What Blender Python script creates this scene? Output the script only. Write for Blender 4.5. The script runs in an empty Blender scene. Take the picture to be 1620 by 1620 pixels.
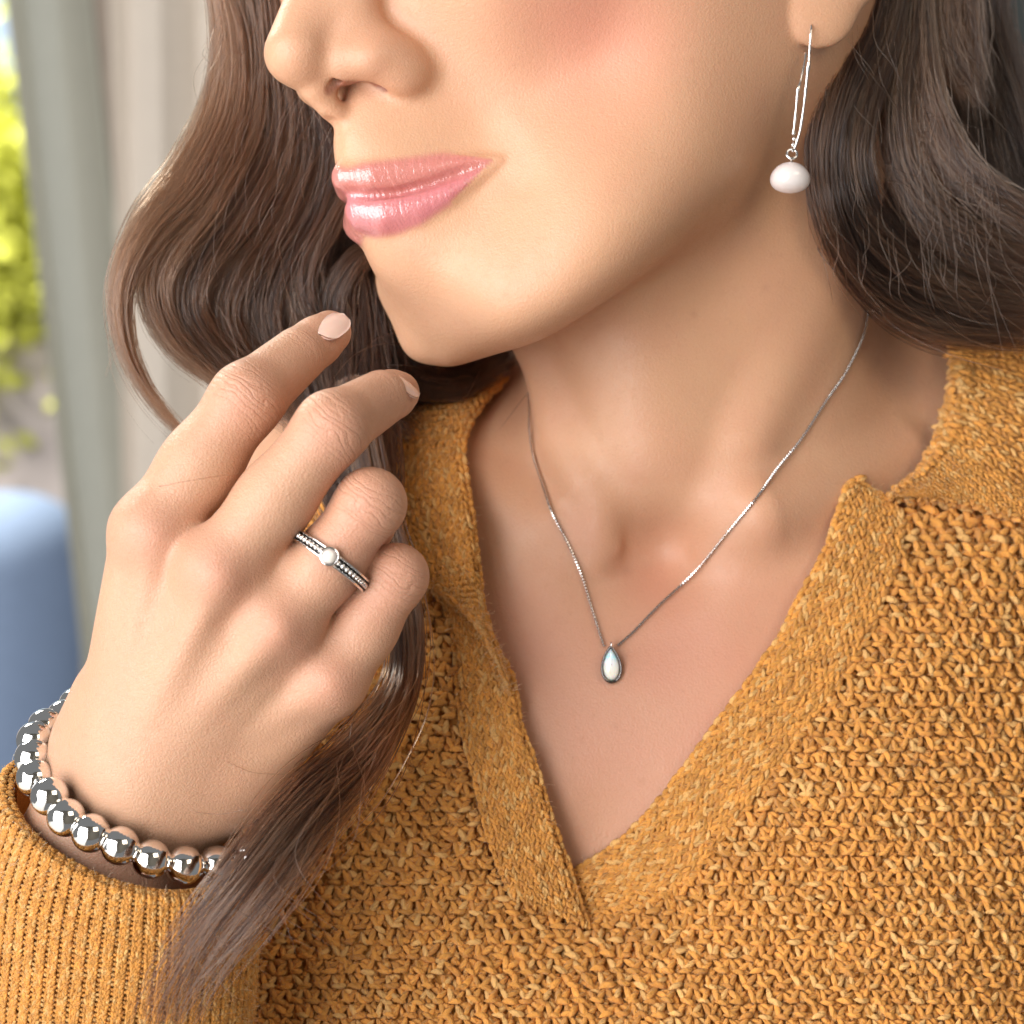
import bpy, math, random
import numpy as np
from mathutils import Vector

sc = bpy.context.scene
rng = np.random.default_rng(7)
random.seed(7)

# ------------------------------------------------------------------ camera
DIST = 60.0                 # cm from the lens to the plane of the chin
KPX = 0.016                 # cm per photograph pixel on that plane
cam_d = bpy.data.cameras.new('camera')
cam = bpy.data.objects.new('camera', cam_d)
sc.collection.objects.link(cam)
cam.location = (0, -DIST * 0.01, 0)
cam.rotation_euler = (math.radians(90), 0, 0)
cam_d.sensor_fit = 'HORIZONTAL'
cam_d.angle = 2 * math.atan(810 * KPX / DIST)
cam_d.clip_start = 0.02
cam_d.clip_end = 60
cam_d.dof.use_dof = True
cam_d.dof.focus_distance = 0.56
focal = cam_d.lens * 0.001
cam_d.dof.aperture_fstop = focal / 0.0052
sc.camera = cam

# ------------------------------------------------------------------ world and lamps
world = bpy.data.worlds.new('World')
sc.world = world
world.use_nodes = True
bgn = world.node_tree.nodes['Background']
bgn.inputs['Color'].default_value = (0.84, 0.86, 0.88, 1)
bgn.inputs['Strength'].default_value = 0.24

def area(name, loc, target, sx, sy, power, col):
    l = bpy.data.lights.new(name, 'AREA')
    l.shape = 'RECTANGLE'; l.size = sx; l.size_y = sy
    l.energy = power; l.color = col
    o = bpy.data.objects.new(name, l)
    sc.collection.objects.link(o)
    o.location = loc
    d = Vector(target) - Vector(loc)
    o.rotation_euler = d.to_track_quat('-Z', 'Y').to_euler()
    return o
area('window_light', (-1.30, -1.45, 0.10), (0, 0, -0.03), 2.0, 2.1, 95, (0.985, 0.975, 0.985))
area('warm_fill', (1.1, -1.5, 0.9), (0, 0, 0), 1.0, 0.8, 9, (1.0, 0.86, 0.68))  # added warm fill from the right, no such lamp in the room
area('garden_fill', (-2.6, 3.2, 3.4), (-1.4, 5.2, -0.4), 1.5, 1.5, 430, (1.0, 0.96, 0.85))  # added lamp standing in for daylight on the garden

sc.view_settings.view_transform = 'Standard'
sc.view_settings.look = 'None'
sc.view_settings.exposure = 0.0
sc.view_settings.gamma = 1.0
sc.cycles.use_denoising = True
sc.cycles.max_bounces = 8
sc.cycles.transparent_max_bounces = 8
sc.cycles.caustics_reflective = False
sc.cycles.caustics_refractive = False

# ------------------------------------------------------------------ helpers
def U(px, py, y=0.0):
    """photograph pixel at depth y (cm, away from the lens) -> point in cm"""
    px = np.asarray(px, float); py = np.asarray(py, float); y = np.asarray(y, float)
    s = KPX * (1 + y / DIST)
    return np.stack(np.broadcast_arrays((px - 810) * s, y, (810 - py) * s), -1)

def topx(P):
    s = KPX * (1 + P[..., 1] / DIST)
    return np.stack([P[..., 0] / s + 810, 810 - P[..., 2] / s], -1)

def catmull(P, n):
    P = np.asarray(P, float)
    m = len(P)
    E = np.vstack([2 * P[0] - P[1], P, 2 * P[-1] - P[-2]])
    t = np.linspace(0, m - 1, n)
    i = np.minimum(t.astype(int), m - 2)
    f = (t - i)[:, None]
    a, b, c, d = E[i], E[i + 1], E[i + 2], E[i + 3]
    return 0.5 * ((2 * b) + (c - a) * f + (2 * a - 5 * b + 4 * c - d) * f ** 2 + (3 * b - a - 3 * c + d) * f ** 3)

def even(P, n):
    """resample a polyline to n evenly spaced points"""
    P = np.asarray(P, float)
    L = np.r_[0, np.cumsum(np.linalg.norm(np.diff(P, axis=0), axis=1))]
    t = np.linspace(0, L[-1], n)
    return np.stack([np.interp(t, L, P[:, k]) for k in range(P.shape[1])], -1)

def unit(v):
    v = np.asarray(v, float)
    return v / (np.linalg.norm(v, axis=-1, keepdims=True) + 1e-12)

class TPS:
    def __init__(self, X, V, reg=0.02):
        X = np.asarray(X, float); V = np.asarray(V, float)
        n, d = X.shape
        K = self.k(np.linalg.norm(X[:, None] - X[None], axis=-1)) + reg * np.eye(n)
        P = np.hstack([np.ones((n, 1)), X])
        A = np.block([[K, P], [P.T, np.zeros((d + 1, d + 1))]])
        b = np.concatenate([V, np.zeros((d + 1,) + V.shape[1:])])
        self.w = np.linalg.solve(A, b); self.X = X
    @staticmethod
    def k(r):
        return r * r * np.log(r + 1e-9)
    def __call__(self, Q):
        Q = np.asarray(Q, float)
        out = np.empty((len(Q),) + self.w.shape[1:])
        for s in range(0, len(Q), 60000):
            q = Q[s:s + 60000]
            r = np.linalg.norm(q[:, None] - self.X[None], axis=-1)
            out[s:s + 60000] = self.k(r) @ self.w[:len(self.X)] + np.hstack([np.ones((len(q), 1)), q]) @ self.w[len(self.X):]
        return out

class RBF3:
    """smooth function over directions (cubic kernel)"""
    def __init__(self, X, V, reg=0.01):
        n = len(X)
        K = np.linalg.norm(X[:, None] - X[None], axis=-1) ** 3 + reg * np.eye(n) * 0.02
        P = np.hstack([np.ones((n, 1)), X])
        A = np.block([[K, P], [P.T, np.zeros((4, 4))]])
        self.w = np.linalg.solve(A, np.r_[V, np.zeros(4)]); self.X = X
    def __call__(self, Q):
        out = np.empty(len(Q))
        XX = (self.X ** 2).sum(1)
        for s in range(0, len(Q), 60000):
            q = Q[s:s + 60000]
            r2 = np.maximum((q * q).sum(1)[:, None] + XX[None] - 2 * q @ self.X.T, 0)
            out[s:s + 60000] = (r2 ** 1.5) @ self.w[:len(self.X)] + self.w[len(self.X)] + q @ self.w[len(self.X) + 1:]
        return out

def cone(p, a, b, ra, rb):
    ab = b - a
    t = np.clip(((p - a) @ ab) / (ab @ ab), 0, 1)
    return np.linalg.norm(p - a - t[:, None] * ab, axis=1) - (ra + (rb - ra) * t)

def chain_d(p, P, R):
    d = np.full(len(p), 1e3)
    for i in range(len(P) - 1):
        d = np.minimum(d, cone(p, P[i], P[i + 1], R[i], R[i + 1]))
    return d

def ell(p, c, r, M=None):
    q = p - c
    if M is not None:
        q = q @ M.T
    k0 = np.linalg.norm(q / r, axis=1)
    k1 = np.linalg.norm(q / (np.asarray(r) ** 2), axis=1) + 1e-9
    return k0 * (k0 - 1) / k1

def smin(a, b, k):
    h = np.maximum(k - np.abs(a - b), 0) / k
    return np.minimum(a, b) - h * h * k * 0.25

def smax(a, b, k):
    return -smin(-a, -b, k)

def surface_nets(f, lo, hi, h):
    """mesh the zero set of f inside the box lo..hi, cells of h; f is only evaluated near the surface"""
    lo = np.asarray(lo, float); hi = np.asarray(hi, float)
    B = 4
    nb = np.ceil((hi - lo) / (h * B)).astype(int)
    N = nb * B
    ax = [lo[k] + (np.arange(nb[k]) + 0.5) * h * B - h * 0.5 for k in range(3)]
    G = np.stack(np.meshgrid(*ax, indexing='ij'), -1).reshape(-1, 3)
    C = f(G)
    D = np.repeat(np.repeat(np.repeat(C.reshape(nb), B, 0), B, 1), B, 2).astype(np.float32)
    act = np.nonzero(np.abs(C) < h * B * 1.6)[0]
    off = np.stack(np.meshgrid(*[np.arange(B)] * 3, indexing='ij'), -1).reshape(-1, 3)
    bi = np.stack(np.unravel_index(act, nb), -1)
    for s in range(0, len(bi), 4000):
        idx = (bi[s:s + 4000, None] * B + off[None]).reshape(-1, 3)
        D[idx[:, 0], idx[:, 1], idx[:, 2]] = f(lo + idx * h)
    ins = D < 0
    n0, n1, n2 = N
    cnt = np.zeros((n0 - 1, n1 - 1, n2 - 1), np.int8)
    for a in (0, 1):
        for b in (0, 1):
            for c in (0, 1):
                cnt += ins[a:n0 - 1 + a, b:n1 - 1 + b, c:n2 - 1 + c]
    cell = np.stack(np.nonzero((cnt > 0) & (cnt < 8)), -1)
    vid = np.full(cnt.shape, -1, np.int64)
    vid[cell[:, 0], cell[:, 1], cell[:, 2]] = np.arange(len(cell))
    cor = [(a, b, c) for a in (0, 1) for b in (0, 1) for c in (0, 1)]
    val = {c: D[cell[:, 0] + c[0], cell[:, 1] + c[1], cell[:, 2] + c[2]].astype(float) for c in cor}
    acc = np.zeros((len(cell), 3)); num = np.zeros(len(cell))
    for c in cor:
        for k in range(3):
            if c[k] == 0:
                e = list(c); e[k] = 1; e = tuple(e)
                va, vb = val[c], val[e]
                m = (va < 0) != (vb < 0)
                t = np.where(m, va / np.where(m, va - vb, 1), 0)
                pt = np.tile(np.array(c, float), (len(cell), 1)); pt[:, k] += t
                acc[m] += pt[m]; num[m] += 1
    V = lo + (cell + acc / num[:, None]) * h
    F = []
    for k in range(3):
        u, w = (k + 1) % 3, (k + 2) % 3
        sl0 = [slice(1, N[i] - 1) for i in range(3)]; sl0[k] = slice(0, N[k] - 1)
        sl1 = list(sl0); sl1[k] = slice(1, N[k])
        A = ins[tuple(sl0)]; Bq = ins[tuple(sl1)]
        e = np.stack(np.nonzero(A != Bq), -1)
        flip = A[e[:, 0], e[:, 1], e[:, 2]]
        e = e + np.array([0 if i == k else 1 for i in range(3)])
        du = np.zeros(3, int); du[u] = 1
        dw = np.zeros(3, int); dw[w] = 1
        q = [e - du - dw, e - dw, e, e - du]
        q = np.stack([vid[x[:, 0], x[:, 1], x[:, 2]] for x in q], -1)
        q[~flip] = q[~flip][:, ::-1]
        F.append(q)
    F = np.vstack(F)
    F = F[(F >= 0).all(1)]
    return V, F

def lap_smooth(V, F, it=2, lam=0.5):
    E = np.vstack([F[:, [0, 1]], F[:, [1, 2]], F[:, [2, 3]], F[:, [3, 0]]])
    n = len(V)
    deg = np.bincount(E.ravel(), minlength=n)[:, None]
    for k in range(it):
        for l in (lam, -lam * 1.04):
            S = np.zeros_like(V)
            for c in range(3):
                S[:, c] = np.bincount(E[:, 0], V[E[:, 1], c], n) + np.bincount(E[:, 1], V[E[:, 0], c], n)
            V = V + l * (S / np.maximum(deg, 1) - V)
    return V

def mesh_obj(name, V, F, mat=None, parent=None, smooth=True, attrs=None, cols=None):
    """V in cm; F an (n,3|4) array or a list of such arrays"""
    me = bpy.data.meshes.new(name)
    V = np.asarray(V, np.float32) * 0.01
    Fs = F if isinstance(F, (list, tuple)) else [F]
    Fs = [np.asarray(f, np.int32) for f in Fs if len(f)]
    loops = np.concatenate([f.ravel() for f in Fs])
    tot = np.concatenate([np.full(len(f), f.shape[1], np.int32) for f in Fs])
    me.vertices.add(len(V)); me.vertices.foreach_set('co', V.ravel())
    me.loops.add(len(loops)); me.loops.foreach_set('vertex_index', loops)
    me.polygons.add(len(tot))
    me.polygons.foreach_set('loop_start', np.r_[0, np.cumsum(tot)[:-1]].astype(np.int32))
    me.update(calc_edges=True)
    me.polygons.foreach_set('use_smooth', np.full(len(tot), smooth))
    for k, v in (attrs or {}).items():
        me.attributes.new(k, 'FLOAT', 'POINT').data.foreach_set('value', np.asarray(v, np.float32))
    for k, v in (cols or {}).items():
        c = np.ones((len(V), 4), np.float32); c[:, :3] = v
        me.attributes.new(k, 'FLOAT_COLOR', 'POINT').data.foreach_set('color', c.ravel())
    me.validate()
    o = bpy.data.objects.new(name, me)
    sc.collection.objects.link(o)
    if mat:
        me.materials.append(mat)
    if parent:
        o.parent = parent
    return o

def tag(o, label=None, cat=None, group=None, kind=None):
    for k, v in (('label', label), ('category', cat), ('group', group), ('kind', kind)):
        if v:
            o[k] = v
    return o

def tube(P, R, seg=8, caps=True):
    P = np.asarray(P, float); n = len(P)
    R = np.broadcast_to(np.asarray(R, float), (n,))
    T = unit(np.gradient(P, axis=0))
    ref = np.array([0.31, -0.9, 0.3])
    A = unit(np.cross(T, ref)); Bn = np.cross(T, A)
    ph = np.linspace(0, 2 * np.pi, seg, endpoint=False)
    V = P[:, None] + R[:, None, None] * (np.cos(ph)[None, :, None] * A[:, None] + np.sin(ph)[None, :, None] * Bn[:, None])
    V = V.reshape(-1, 3)
    i = np.arange(n - 1)[:, None] * seg; j = np.arange(seg)[None]
    j2 = (j + 1) % seg
    F = np.stack([i + j, i + j2, i + seg + j2, i + seg + j], -1).reshape(-1, 4)
    T3 = np.zeros((0, 3), int)
    if caps:
        V = np.vstack([V, P[0], P[-1]])
        c0, c1 = len(V) - 2, len(V) - 1
        jj = np.arange(seg)
        T3 = np.vstack([np.stack([(jj + 1) % seg, jj, np.full(seg, c0)], -1),
                        np.stack([(n - 1) * seg + jj, (n - 1) * seg + (jj + 1) % seg, np.full(seg, c1)], -1)])
    return V, F, T3

def uvsphere(seg=24, ring=16):
    V = []; th = np.linspace(0, np.pi, ring + 1)
    ph = np.linspace(0, 2 * np.pi, seg, endpoint=False)
    V = np.stack([np.sin(th)[1:-1, None] * np.cos(ph), np.sin(th)[1:-1, None] * np.sin(ph), np.broadcast_to(np.cos(th)[1:-1, None], (ring - 1, seg))], -1).reshape(-1, 3)
    i = np.arange(ring - 2)[:, None] * seg; j = np.arange(seg)[None]; j2 = (j + 1) % seg
    F = np.stack([i + j, i + seg + j, i + seg + j2, i + j2], -1).reshape(-1, 4)
    n = len(V); V = np.vstack([V, [0, 0, 1], [0, 0, -1]])
    jj = np.arange(seg); l = (ring - 2) * seg
    T = np.vstack([np.stack([jj, (jj + 1) % seg, np.full(seg, n)], -1), np.stack([l + (jj + 1) % seg, l + jj, np.full(seg, n + 1)], -1)])
    return V, F, T

class Merge:
    def __init__(self): self.V = []; self.Q = []; self.T = []; self.n = 0; self.C = []; self.L = []
    def add(self, V, Q=None, T=None, col=None, lob=None):
        V = np.asarray(V)
        if Q is not None and len(Q): self.Q.append(np.asarray(Q) + self.n)
        if T is not None and len(T): self.T.append(np.asarray(T) + self.n)
        self.V.append(V); self.n += len(V)
        if col is not None:
            self.C.append(np.broadcast_to(col, (len(V), 3)))
            self.L.append(np.zeros((len(V), 3)) if lob is None else lob)
    def build(self, name, mat, parent=None, smooth=True, colname=None):
        F = []
        if self.Q: F.append(np.vstack(self.Q))
        if self.T: F.append(np.vstack(self.T))
        return mesh_obj(name, np.vstack(self.V), F, mat, parent, smooth, cols={colname: np.vstack(self.C), 'lobe': np.vstack(self.L)} if colname else None)

def poly_sd(Q, poly):
    """signed distance (px) to a closed polygon, negative inside"""
    P = np.asarray(poly, float); d = np.full(len(Q), 1e9); inside = np.zeros(len(Q), bool)
    for i in range(len(P)):
        a, b = P[i], P[(i + 1) % len(P)]
        e = b - a; w = Q - a
        t = np.clip(w @ e / (e @ e), 0, 1)
        d = np.minimum(d, np.linalg.norm(w - t[:, None] * e, axis=1))
        c = ((a[1] > Q[:, 1]) != (b[1] > Q[:, 1]))
        xi = a[0] + (Q[:, 1] - a[1]) * e[0] / (e[1] if e[1] else 1e-9)
        inside ^= c & (Q[:, 0] < xi)
    return np.where(inside, -d, d)

def sstep(a, b, x):
    t = np.clip((x - a) / (b - a), 0, 1)
    return t * t * (3 - 2 * t)

# ------------------------------------------------------------------ node helpers
def new_mat(name):
    m = bpy.data.materials.new(name); m.use_nodes = True
    nt = m.node_tree
    return m, nt, nt.nodes['Principled BSDF']

def nd(nt, typ, **kw):
    n = nt.nodes.new(typ)
    for k, v in kw.items():
        if k in n.inputs.keys() if hasattr(n.inputs, 'keys') else False:
            n.inputs[k].default_value = v
        else:
            setattr(n, k, v)
    return n

def math_n(nt, op, a, b=None, clamp=False):
    n = nt.nodes.new('ShaderNodeMath'); n.operation = op; n.use_clamp = clamp
    for i, x in enumerate((a, b)):
        if x is None: continue
        if isinstance(x, (int, float)): n.inputs[i].default_value = x
        else: nt.links.new(x, n.inputs[i])
    return n.outputs[0]

def mix_col(nt, f, a, b, mode='MIX'):
    n = nt.nodes.new('ShaderNodeMix'); n.data_type = 'RGBA'; n.blend_type = mode
    for idx, x in ((0, f), (6, a), (7, b)):
        if isinstance(x, (int, float)): n.inputs[idx].default_value = x
        elif isinstance(x, (tuple, list)): n.inputs[idx].default_value = (*x, 1) if len(x) == 3 else x
        else: nt.links.new(x, n.inputs[idx])
    return n.outputs[2]

def obj_coord(nt):
    return nt.nodes.new('ShaderNodeTexCoord').outputs['Object']

def noise(nt, co, scale, detail=3, rough=0.5):
    n = nt.nodes.new('ShaderNodeTexNoise')
    n.inputs['Scale'].default_value = scale; n.inputs['Detail'].default_value = detail
    n.inputs['Roughness'].default_value = rough
    nt.links.new(co, n.inputs['Vector'])
    return n.outputs['Fac']

def attr(nt, name, out='Fac'):
    n = nt.nodes.new('ShaderNodeAttribute'); n.attribute_name = name
    return n.outputs[out]

def bump(nt, h, strength, dist, normal=None):
    b = nt.nodes.new('ShaderNodeBump')
    b.inputs['Strength'].default_value = strength; b.inputs['Distance'].default_value = dist
    nt.links.new(h, b.inputs['Height'])
    if normal is not None: nt.links.new(normal, b.inputs['Normal'])
    return b.outputs['Normal']
# ------------------------------------------------------------------ the face: a head frame (F forward, L her left, U up)
YAW, ROLL = math.radians(51), math.radians(12)
def rollv(v):
    c, s = math.cos(ROLL), math.sin(ROLL)
    return np.array([v[0] * c - v[2] * s, v[1], v[0] * s + v[2] * c])
HF = rollv((-math.sin(YAW), -math.cos(YAW), 0)); HL = rollv((math.cos(YAW), -math.sin(YAW), 0)); HU = rollv((0, 0, 1))
HM = np.stack([HF, HL, HU])                      # rows
H0 = U(578, 306, -2.0)                            # where the lips meet, on the midline
def hl(F, L, Uu):
    return H0 + F * HF + L * HL + Uu * HU
def hp(px, py, L):
    """head-frame point with lateral offset L that lands on the given pixel"""
    y = -2.0
    for _ in range(12):
        T = U(px, py, y)
        d = T - H0 - L * HL
        A = np.array([[HF[0], HU[0]], [HF[2], HU[2]]])
        F, Uu = np.linalg.solve(A, [d[0], d[2]])
        y = 0.5 * y + 0.5 * hl(F, L, Uu)[1]
    return np.array([F, L, Uu])

HC = np.array([-6.6, 0, 0.2])                     # centre the face is described around (head frame)
mid = [(566, 306), (580, 372), (594, 404), (614, 440), (652, 484), (688, 526), (716, 556), (748, 575), (521, 257), (512, 215), (512, 182)]
ctl = [hp(a, b, 0.0) for a, b in mid]
side = [(640, 402, .8), (712, 478, .6), (750, 548, .9), (780, 560, 1.3),
        (745, 250, 1.9), (788, 256, 2.6), (760, 330, 2.0), (735, 400, 1.8), (760, 460, 2.2), (800, 520, 2.6), (800, 180, 2.75),
        (700, 190, 1.75), (640, 200, .95), (840, 240, 3.2), (850, 330, 3.3), (850, 420, 3.3), (720, 60, 2.2), (860, 60, 3.6), (900, 130, 3.9),
        (930, 260, 4.3), (960, 30, 4.6), (900, 475, 3.9), (950, 380, 4.6), (1000, 415, 4.6), (1080, 335, 5.2), (1150, 235, 5.6),
        (1040, 240, 5.2), (1050, 110, 5.5), (1130, 40, 6.0), (1200, 60, 6.1), (1200, 160, 5.9)]
ctl += [hp(*s) for s in side]
extra = [(-2.5, 0.9, -4.3), (-4.2, 0, -3.9), (-4.5, 2.2, -3.6), (-6.5, 3.6, -2.7), (-8.5, 4.6, -1.6), (-7, 0, -2.8), (-10, 4, -.6), (-10, 0, -1),
         (-1.3, 2.0, 6), (-1.2, 4.2, 6.0), (-3, 5.6, 6), (-7, 6.9, 6), (-12, 6.6, 3), (-15, 4, 3), (-16, 0, 3), (-.6, 0, 6.5), (-3, 0, 10), (-7, 5, 10), (-7, 0, 12), (-12, 0, 11)]
ctl += [np.array(e, float) for e in extra]
ctl = np.array(ctl)
mir = ctl[np.abs(ctl[:, 1]) > .01] * [1, -1, 1]
ctl = np.vstack([ctl, mir])
_d = ctl - HC; _r = np.linalg.norm(_d, axis=1)
face_R = RBF3(_d / _r[:, None], _r, 0.6)

def hpt(px, py, L): return hp(px, py, L)
nose = dict(tip=hp(470, 84, 0), bridge=hp(508, -40, 0), bridge2=hp(560, -190, 0), col=hp(500, 142, 0), sn=hp(528, 178, 0), lob=hp(545, 98, .62),
            ala=hp(613, 92, 1.22), ala2=hp(640, 106, 1.45), ns=hp(560, 30, 0.55))
# lips as swept tubes (head frame), L from the middle to the corner
upl = [hp(532, 282, 0.0), hp(572, 281, .45), hp(632, 277, .98), hp(690, 268, 1.52), hp(740, 259, 2.02), hp(784, 253, 2.5)]
upr = [.40, .44, .40, .33, .22, .07]
lol = [hp(557, 336, 0.0), hp(592, 340, .48), hp(642, 333, 1.02), hp(692, 310, 1.55), hp(740, 282, 2.02), hp(784, 255, 2.5)]
lor = [.50, .53, .47, .35, .21, .06]
grv = [hp(540, 302, 0.0), hp(588, 309, .46), hp(640, 304, .98), hp(692, 290, 1.52), hp(740, 270, 2.02), hp(790, 252, 2.6)]
grv = [g + np.array([.22, 0, 0]) for g in grv]
def both(P): 
    P = np.array(P); return np.vstack([P[::-1] * [1, -1, 1], P[1:]])
def bothr(r): return list(r[::-1]) + list(r[1:])
UPL, UPR, LOL, LOR, GRV = both(upl), bothr(upr), both(lol), bothr(lor), both(grv)
_k = 1 - .62 * np.clip((np.abs(UPL[:, 1]) - 1.0) / 1.4, 0, 1)
UPL[:, 0] -= .34 * _k; LOL[:, 0] -= .38 * _k

# ------------------------------------------------------------------ neck and chest
chest_ctl = [(1000, 900, 1.5), (900, 880, 1.1), (1130, 880, 1.2), (1200, 840, .9), (1300, 800, 1.6), (1400, 760, 2.9), (1490, 660, 4.6), (1600, 720, 4.5),
             (1620, 900, 2.4), (860, 810, 1.7), (800, 770, 2.5), (735, 700, 3.8), (640, 650, 5.5), (700, 900, 2.3), (600, 900, 3.2), (967, 1040, .5), (1150, 1000, .4),
             (1250, 950, .8), (820, 1050, .8), (900, 1250, 0), (1050, 1200, -.1), (920, 1400, .2), (1300, 1200, -.3), (1300, 1640, -2), (900, 1640, -2.2), (600, 1640, -1.8),
             (600, 1250, .2), (400, 1300, 1.5), (350, 1640, -1), (1640, 1250, .7), (1640, 1640, -.8), (1100, 560, 4), (1100, 200, 6), (850, 560, 6.5), (1500, 400, 8),
             (1640, 480, 8), (760, 560, 7.5), (200, 1640, 0), (200, 1300, 2.5), (450, 900, 5), (1800, 1000, 4), (1800, 1640, 1), (1800, 600, 7)]
_P = np.array([U(a, b, y) for a, b, y in chest_ctl])
chest_h = TPS(_P[:, [0, 2]], _P[:, 1], 0.5)
def pxchest(px, py):
    """depth of the chest under a pixel"""
    px = np.asarray(px, float).ravel(); py = np.asarray(py, float).ravel()
    y = np.zeros(len(px))
    for _ in range(5):
        P = U(px, py, y); y = chest_h(P[:, [0, 2]])
    return y

SCM_R = np.array([U(1108, 868, 1.35), U(1180, 700, 1.5), U(1255, 470, 2.9), U(1290, 250, 4.4)])
SCM_L = np.array([U(975, 866, 1.25), U(928, 772, 1.55), U(893, 690, 2.5), U(872, 560, 3.6)])
NECK = np.array([U(1140, 120, 5.6), U(1118, 500, 5.4), U(1095, 900, 6.4)])
TRA = np.array([U(985, 500, 2.3), U(1015, 700, 2.1), U(1035, 880, 3.2)])
CLR = np.array([U(1128, 868, 1.75), U(1203, 812, .95), U(1290, 785, 2.0), U(1420, 720, 4.1)])
CLL = np.array([U(942, 872, 1.7), U(880, 835, 1.9), U(790, 790, 3.2), U(700, 740, 5)])
ZLO = U(0, 1700, 0)[2]

def body_f(P):
    q = (P - H0) @ HM.T                          # head frame
    # face from the radial map
    d = q - HC
    r = np.linalg.norm(d, axis=1)
    face = (r - face_R(d / (r[:, None] + 1e-9))) * 0.86
    m = face < 3
    out = face.copy()
    qm = q[m]; f = face[m]
    # nose
    n = cone(qm, nose['tip'], nose['bridge'], .80, .62)
    n = smin(n, cone(qm, nose['bridge'], nose['bridge2'], .62, .6), .3)
    n = smin(n, cone(qm, nose['tip'] - [.1, 0, .05], nose['col'] - [.05, 0, -.05], .6, .36), .35)
    n = smin(n, cone(qm, nose['col'], nose['sn'], .33, .30), .2)
    for s in (1, -1):
        k = np.array([1, s, 1])
        al = ell(qm, nose['ala'] * k, (1.0, .62, .62))
        al = smin(al, ell(qm, (nose['ala2'] + [-.15, -.1, -.1]) * k, (.78, .55, .62)), .3)
        n = smin(n, al, .45)
        n = smin(n, np.linalg.norm(qm - nose['lob'] * k, axis=1) - .55, .4)
        n = smin(n, cone(qm, nose['ns'] * k, (nose['ns'] + [-.35, .15, 2.0]) * k, .72, .8), .9)
    f = smin(f, n, .30)
    for s in (1, -1):
        k = np.array([1, s, 1])
        a = hp(524, 145, .46) * k; b = hp(611, 138, 1.05) * k
        up = np.array([-.05, 0, .5])
        cv = chain_d(qm, [a + up * .2, (a + b) / 2 + up * 1.6, b + up * .6], [.10, .20, .12])
        cv = np.minimum(cv, chain_d(qm, [a, (a + b) / 2 + up * .12, b], [.10, .115, .09]))
        f = smax(f, -cv, .08)
    # philtrum
    ph = cone(qm, hp(528, 195, 0) + [.10, 0, 0], hp(530, 250, 0) + [.12, 0, 0], .12, .16)
    f = smax(f, -ph, .25)
    # lips
    lp = smin(chain_d(qm, UPL, UPR), chain_d(qm, LOL, LOR), .04)
    f = smin(f, lp, .20)
    gv = chain_d(qm, GRV, [.09] + [.12] * (len(GRV) - 2) + [.09])
    f = smax(f, -gv, .12)
    # smile crease
    cr = chain_d(qm, [hp(702, 150, 2.1), hp(760, 190, 2.5), hp(805, 235, 2.9), hp(818, 280, 3.0)], [.2] * 4)
    f = f + .045 * np.exp(-(np.maximum(cr, 0) / .35) ** 2)
    out[m] = f
    # neck, chest
    nk = chain_d(P, NECK, [4.7, 4.6, 4.9])
    h = chest_h(P[:, [0, 2]])
    ch = (h - P[:, 1]) * 0.82
    b = smin(nk, ch, 1.6)
    b = smin(b, chain_d(P, TRA, [1.35, 1.2, .7]), 2.2)
    b = smin(b, chain_d(P, SCM_R, [.42, .7, 1.0, 1.2]), .7)
    b = smin(b, chain_d(P, SCM_L, [.36, .50, .62, .8]), .8)
    b = smin(b, chain_d(P, CLR, [.50, .74, .58, .5]), .9)
    b = smin(b, chain_d(P, CLL, [.40, .46, .45, .4]), .8)
    nt = ell(P, U(1045, 872, .75), np.array([.62, .85, .5]))
    b = smax(b, -nt, 1.6)
    b = smin(out, b, 2.3)
    # ear lobe
    ear = ell(P, U(1287, -30, -.95), np.array([1.24, .42, 1.68]), np.array([[.96, .2, .18], [-.2, .98, 0], [-.18, 0, .98]]))
    ear2 = ell(P, U(1320, -85, -.6), np.array([1.5, .55, 1.7]))
    b = smin(b, smin(ear, ear2, .3), .07)
    return np.maximum(b, P[:, 1] - 9.0)

# ------------------------------------------------------------------ hand
def UU(L): return np.array([U(*l) for l in L])
FING = {
    'index':  (UU([(240, 842, -6.4), (390, 632, -6.3), (472, 562, -5.0), (521, 526, -4.1)]), [.90, .80, .66, .52]),
    'middle': (UU([(345, 902, -7.1), (525, 677, -7.3), (603, 630, -5.8), (630, 621, -4.6)]), [.86, .78, .65, .50]),
    'ring':   (UU([(446, 990, -6.7), (586, 797, -7.0), (582, 832, -5.0), (540, 864, -3.9)]), [.78, .74, .64, .5]),
    'pinky':  (UU([(524, 1078, -6.1), (626, 912, -6.3), (614, 938, -4.6), (577, 964, -3.8)]), [.74, .68, .57, .45]),
}
META = [(UU([(240, 842, -6.3), (185, 1175, -5.2)]), [.90, 1.0]), (UU([(345, 905, -6.9), (215, 1215, -5.6)]), [.92, 1.0]),
        (UU([(438, 985, -6.8), (255, 1235, -5.5)]), [.85, 1.0]), (UU([(520, 1075, -6.1), (340, 1235, -5.0)]), [.80, 1.05])]
PALM = [(UU([(200, 1120, -4.4), (166, 1175, -4.2)]), [1.1, 1.1]), (UU([(470, 1080, -5.0), (375, 1200, -4.6)]), [1.05, 1.2]),
        (UU([(395, 935, -6.55), (452, 893, -6.8)]), [.55, .34]), (UU([(300, 1000, -5.2), (240, 1200, -4.6)]), [1.2, 1.2]), (UU([(378, 1015, -5.2), (300, 1150, -4.6)]), [1.2, 1.2])]
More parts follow.
